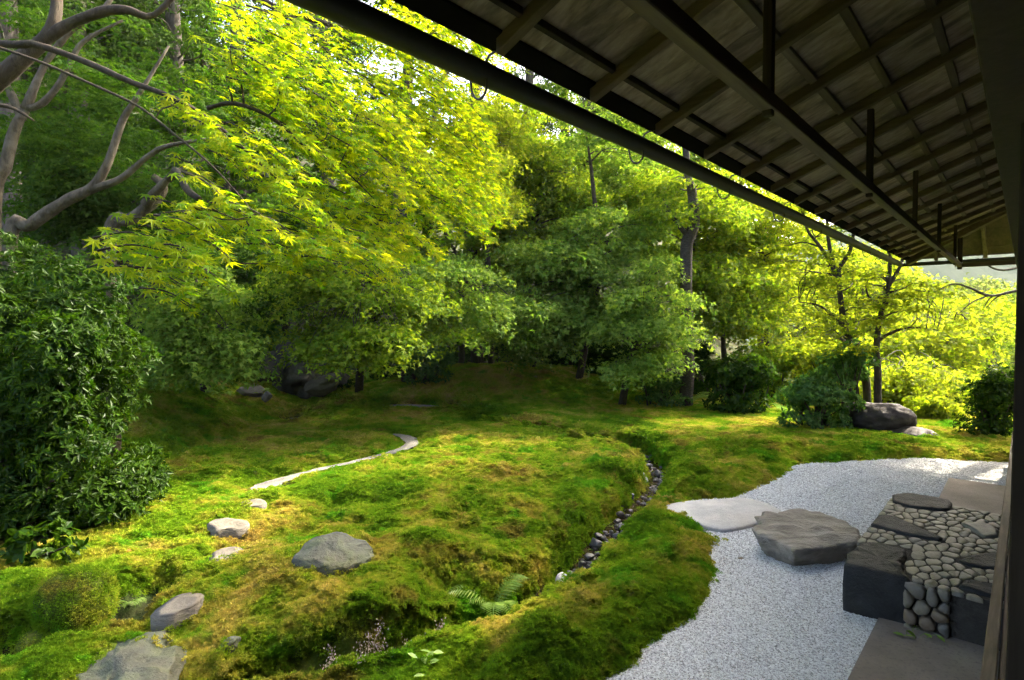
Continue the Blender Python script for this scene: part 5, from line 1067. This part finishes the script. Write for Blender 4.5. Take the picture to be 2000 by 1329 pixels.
px_shrub('azalea_bush', 'low shaded bush at the foot of the slope below the dark maple', 430, 715, 120, 70, 11.8, 'azalea_leaf', .09, LANCE, 320, 380)
px_shrub('azalea_bush', 'dark bush above the grotto rock', 640, 670, 130, 60, 13.6, 'dark_leaf', .09, LANCE, 321, 420)
px_shrub('azalea_bush', 'dim bush closing the gap behind the drooping maple', 900, 665, 120, 80, 16.0, 'dark_leaf', .11, LANCE, 322, 420)
px_shrub('azalea_bush', 'dim bush between the knoll and the low sweeping maple', 1180, 700, 120, 80, 14.6, 'dark_leaf', .10, LANCE, 323, 420)
px_shrub('azalea_bush', 'dim leafy bush high behind the knoll', 1000, 640, 180, 80, 18.0, 'azalea_leaf', .12, LANCE, 324, 480)
px_shrub('azalea_bush', 'deep green bush beneath the layered maple', 1120, 650, 150, 90, 17.0, 'azalea_leaf', .12, LANCE, 325, 480)
px_shrub('azalea_bush', 'dark bush on the slope over the upright boulder', 500, 660, 130, 70, 13.2, 'azalea_leaf', .1, LANCE, 326, 400)
px_shrub('azalea_bush', 'shadowy bush behind the knoll boulder', 1080, 690, 140, 60, 16.2, 'dark_leaf', .11, LANCE, 319, 360)

# --- ferns, dry flowers, grass blades
def fern(label, base, n, L, seed, spread=(0, 6.28), name='fern', lean=.9):
    r = R0(seed); C, Nn, Dd, S = [], [], [], []; mb = MB()
    for k in range(n):
        a = r.uniform(*spread); l = L * r.uniform(.7, 1.1); d = np.array([math.cos(a), math.sin(a), 0]); sd = np.array([-d[1], d[0], 0]); t = np.linspace(0, 1, 20)
        P = d * (lean * l * t)[:, None] + np.c_[np.zeros(20), np.zeros(20), l * (.95 * t - .75 * t * t)]
        mb.tube(P, [.003, .001], 4)
        for i in range(2, 20):
            for s in (-1, 1):
                C.append(P[i]); w = .24 * l * math.sin(math.pi * min(1, (t[i] * .92 + .08))) ** .8; Dd.append(sd * s + d * .45 + [0, 0, -.15]); S.append(w); tz = P[i] - P[i - 1]; Nn.append(nrm_(np.cross(sd, tz)) * -1 * np.sign(np.cross(sd, tz)[2]) * -1)
    root = tag(empty(name, base), label, 'fern'); obj('stalks', mb.mesh('stalks'), M['fern_leaf'], root)
    C = np.array(C); obj('fronds', leaves_me('fronds', C, nrm_(np.array(Nn)), np.array(Dd), np.array(S), NARROW, r.uniform(0, 1, len(C))), M['fern_leaf'], root)
fern('bright fern arching over the lower end of the stream', GT(965, 1196) + [0, 0, .09], 11, .46, 1, lean=.7)
fern('small fern on the stream bank below the pale granite slab', GT(1188, 1030), 5, .15, 2)
fern('small pale fern beside the triangular stream stone', GT(1165, 1080), 5, .13, 3)
fern('little fern between the moss ball and the brown stepping stone', GT(255, 1180), 6, .19, 4)
fern('feathery fern at the lawn edge before the dark bush', GT(1345, 790), 8, .75, 5)
fern('fern in front of the large dark boulder', GT(1645, 832), 9, .6, 6)
fern('pale fern at the foot of the cool green bush', GT(1535, 808), 7, .5, 7)
def dry_flower(label, base, seed, n=3, hh=.19):
    r = R0(seed); mb = MB(); C, Nn, Dd = [], [], []
    for k in range(n):
        x = r.normal(0, .035, 2); tip = np.array([x[0] * 1.8, x[1] * 1.8, hh * r.uniform(.7, 1.1)]); mb.tube([[x[0], x[1], -.03], [x[0], x[1], .5 * hh], tip], [.0022, .0012], 5, 8)
        for i in range(46):
            t = r.uniform(.45, 1.02); c = np.array([x[0] + (tip[0] - x[0]) * t, x[1] + (tip[1] - x[1]) * t, hh * t]) + r.normal(0, .016, 3); C.append(c); Dd.append([r.normal(0, .3), r.normal(0, .3), -1]); Nn.append(r.normal(size=3))
    root = tag(empty('dry_flower', base), label, 'flower', 'dry flower stalks by the stream mouth'); obj('stalks', mb.mesh('stalks'), M['petal'], root); C = np.array(C)
    obj('flower_heads', leaves_me('flower_heads', C, nrm_(np.array(Nn)), np.array(Dd, float), np.full(len(C), .013), OVAL, r.uniform(0, 1, len(C))), M['petal'], root)
for k, (u, v, l) in enumerate([(765, 1300, 'tallest clump of pale dry flower stalks by the stream mouth'), (812, 1285, 'dry flower stalks closest to the fern'), (672, 1325, 'dry flower stalks nearest the blue-grey bank rock'), (715, 1330, 'short dry flower stalks at the bottom edge')]):
    p = G(u, v, 0.0); dry_flower(l, (p[0], p[1], max(TH(p[0], p[1]), -.05)), 60 + k)
def blades(label, base, seed, n=4, hh=.13):
    r = R0(seed); mb = MB()
    for k in range(n):
        x = r.normal(0, .012, 2); w = .006; a = r.uniform(0, 3.14); s = np.array([math.cos(a) * w, math.sin(a) * w, 0]); l = r.normal(0, .02, 2); h_ = hh * r.uniform(.6, 1.1)
        V = []
        for t in (0, .5, 1): c = np.array([x[0] + l[0] * t * t * 2, x[1] + l[1] * t * t * 2, h_ * t - .02]); q = s * (1 - t * .93); V += [c - q, c + q]
        mb.add(V, [[0, 1, 3, 2], [2, 3, 5, 4]])
    me = mb.mesh('grass_tuft'); tinted(me, [.6] * len(me.polygons)); tag(obj('grass_tuft', me, M['maple_mid'], None, base), label, 'grass', 'grass tufts in the moss')
blades('upright grass blades rising from brown moss below the fern', GT(905, 1315), 71, 5); blades('thin pair of grass blades near the gravel corner', GT(962, 1305), 72, 3, .10)
def flat_leaves(label, base, seed, n=6):
    r = R0(seed); C = np.c_[r.normal(0, .06, (n, 2)), r.uniform(.01, .05, n)]; Nn = nrm_(np.c_[r.normal(0, .25, (n, 2)), np.ones(n)]); Dd = np.c_[r.normal(size=(n, 2)), np.zeros(n)]
    mb = MB()
    for c in C: mb.tube([[c[0] * .4, c[1] * .4, -.03], c], [.002, .001], 4, 4)
    root = tag(empty('ground_plant', base), label, 'plant'); obj('stems', mb.mesh('stems'), M['fern_leaf'], root); obj('leaves', leaves_me('leaves', C, Nn, Dd, np.full(n, .06), OVAL, r.uniform(0, 1, n)), M['fern_leaf'], root)
flat_leaves('few broad green leaves beneath the dry flower stalks', GT(830, 1300), 81, 8); flat_leaves('small leafy sprig at the foot of the corner block', WN(4.12, .5).tolist() + [0.02], 82, 7)
p = G(1447, 1094, 0.0); rock('pebble', (p[0], p[1], .008), (.028, .02, .014), 95, M['cobble_brown'], 'single small brown pebble lying on the white gravel', 'stone', sub=2)
for k, (u, v, l) in enumerate([(243, 1083, 'single orange fallen leaf on sunny moss'), (225, 1228, 'orange fallen leaf at the edge of the slab rock')]):
    p = GT(u, v); me = leaves_me('fallen_leaf', np.zeros((1, 3)), np.array([[.1, -.3, 1.]]), np.array([[1., .2, 0]]), np.array([.05]), OVAL, np.array([.5])); tag(obj('fallen_leaf', me, M['orange_leaf'], None, p + [0, 0, .03]), l, 'leaf')
# --- the moss-grown round stump and its small neighbours
def moss_ball(name, label, c, rad, seed, n=900, cat='stump'):
    r = R0(seed); V, T = ico(4); W = V * (1 + .16 * fbm(V * 1.8 + seed, 3))[:, None] * np.array(rad); root = tag(empty(name, c), label, cat)
    obj('body', mesh_np('body', W, T), M['ground'], root).data.attributes.new('mossy', 'FLOAT', 'POINT').data.foreach_set('value', np.full(len(W), .9, np.float32))
    idx = r.integers(0, len(W), n); P = W[idx]; Nm = nrm_(P / np.array(rad) ** 2); C = np.repeat(P, 14, 0) + r.normal(0, .012, (n * 14, 3)); Nn = nrm_(r.normal(size=(n * 14, 3)) + .4); Dd = np.repeat(Nm, 14, 0) + .8 * r.normal(size=(n * 14, 3))
    obj('moss_coat', leaves_me('moss_coat', C, Nn, nrm_(Dd), r.uniform(.010, .02, n * 14), LANCE, r.uniform(.45, 1, n * 14)), M['moss'], root)
p = GT(148, 1228); moss_ball('mossy_stump', 'round stump wholly covered in olive moss beside the ditch', (p[0], p[1], p[2] + .15), (.215, .20, .22), 91, 2200)
p = GT(75, 1260); moss_ball('moss_cushion', 'small moss cushion at the foot of the mossy stump', (p[0], p[1], p[2] + .02), (.12, .1, .07), 92, 260, 'moss')
# --- far wooded hill
nx, ny = 90, 24; gx, gy = np.meshgrid(np.linspace(20, 330, nx), np.linspace(0, 1, ny), indexing='ij')
hx_ = gx; hy_ = 170 + gy * 120; hz = -10 + (34 + 50 * smooth(60, 260, gx)) * np.sin(np.clip(gy, 0, 1) * math.pi / 2) + 3.0 * fbm(p3(gx * .05, hy_ * .05), 4)
i, j = np.meshgrid(np.arange(nx - 1), np.arange(ny - 1), indexing='ij'); i = i.ravel(); j = j.ravel()
me = mesh_np('far_hill', np.stack([hx_, hy_, hz], -1).reshape(-1, 3), np.stack([i * ny + j, (i + 1) * ny + j, (i + 1) * ny + j + 1, i * ny + j + 1], 1)); tinted(me, np.random.default_rng(4).uniform(0, 1, len(me.polygons)))
tag(obj('far_hill', me, M['hill']), 'blue wooded hill far beyond the valley', kind='structure')

# --- the hazy air of the valley
me = box_me('haze', -170, 345, -14, 440, -16.0, 96.0)
m = NT('valley haze'); v = m.n('VolumePrincipled', {'Color': (0.92, 0.96, 1.0, 1), 'Density': 0.0003, 'Anisotropy': 0.2}); m.t.links.new(v.outputs[0], m.out.inputs['Volume'])
tag(obj('haze', me, m.m), 'thin pale haze over garden and valley', kind='stuff')
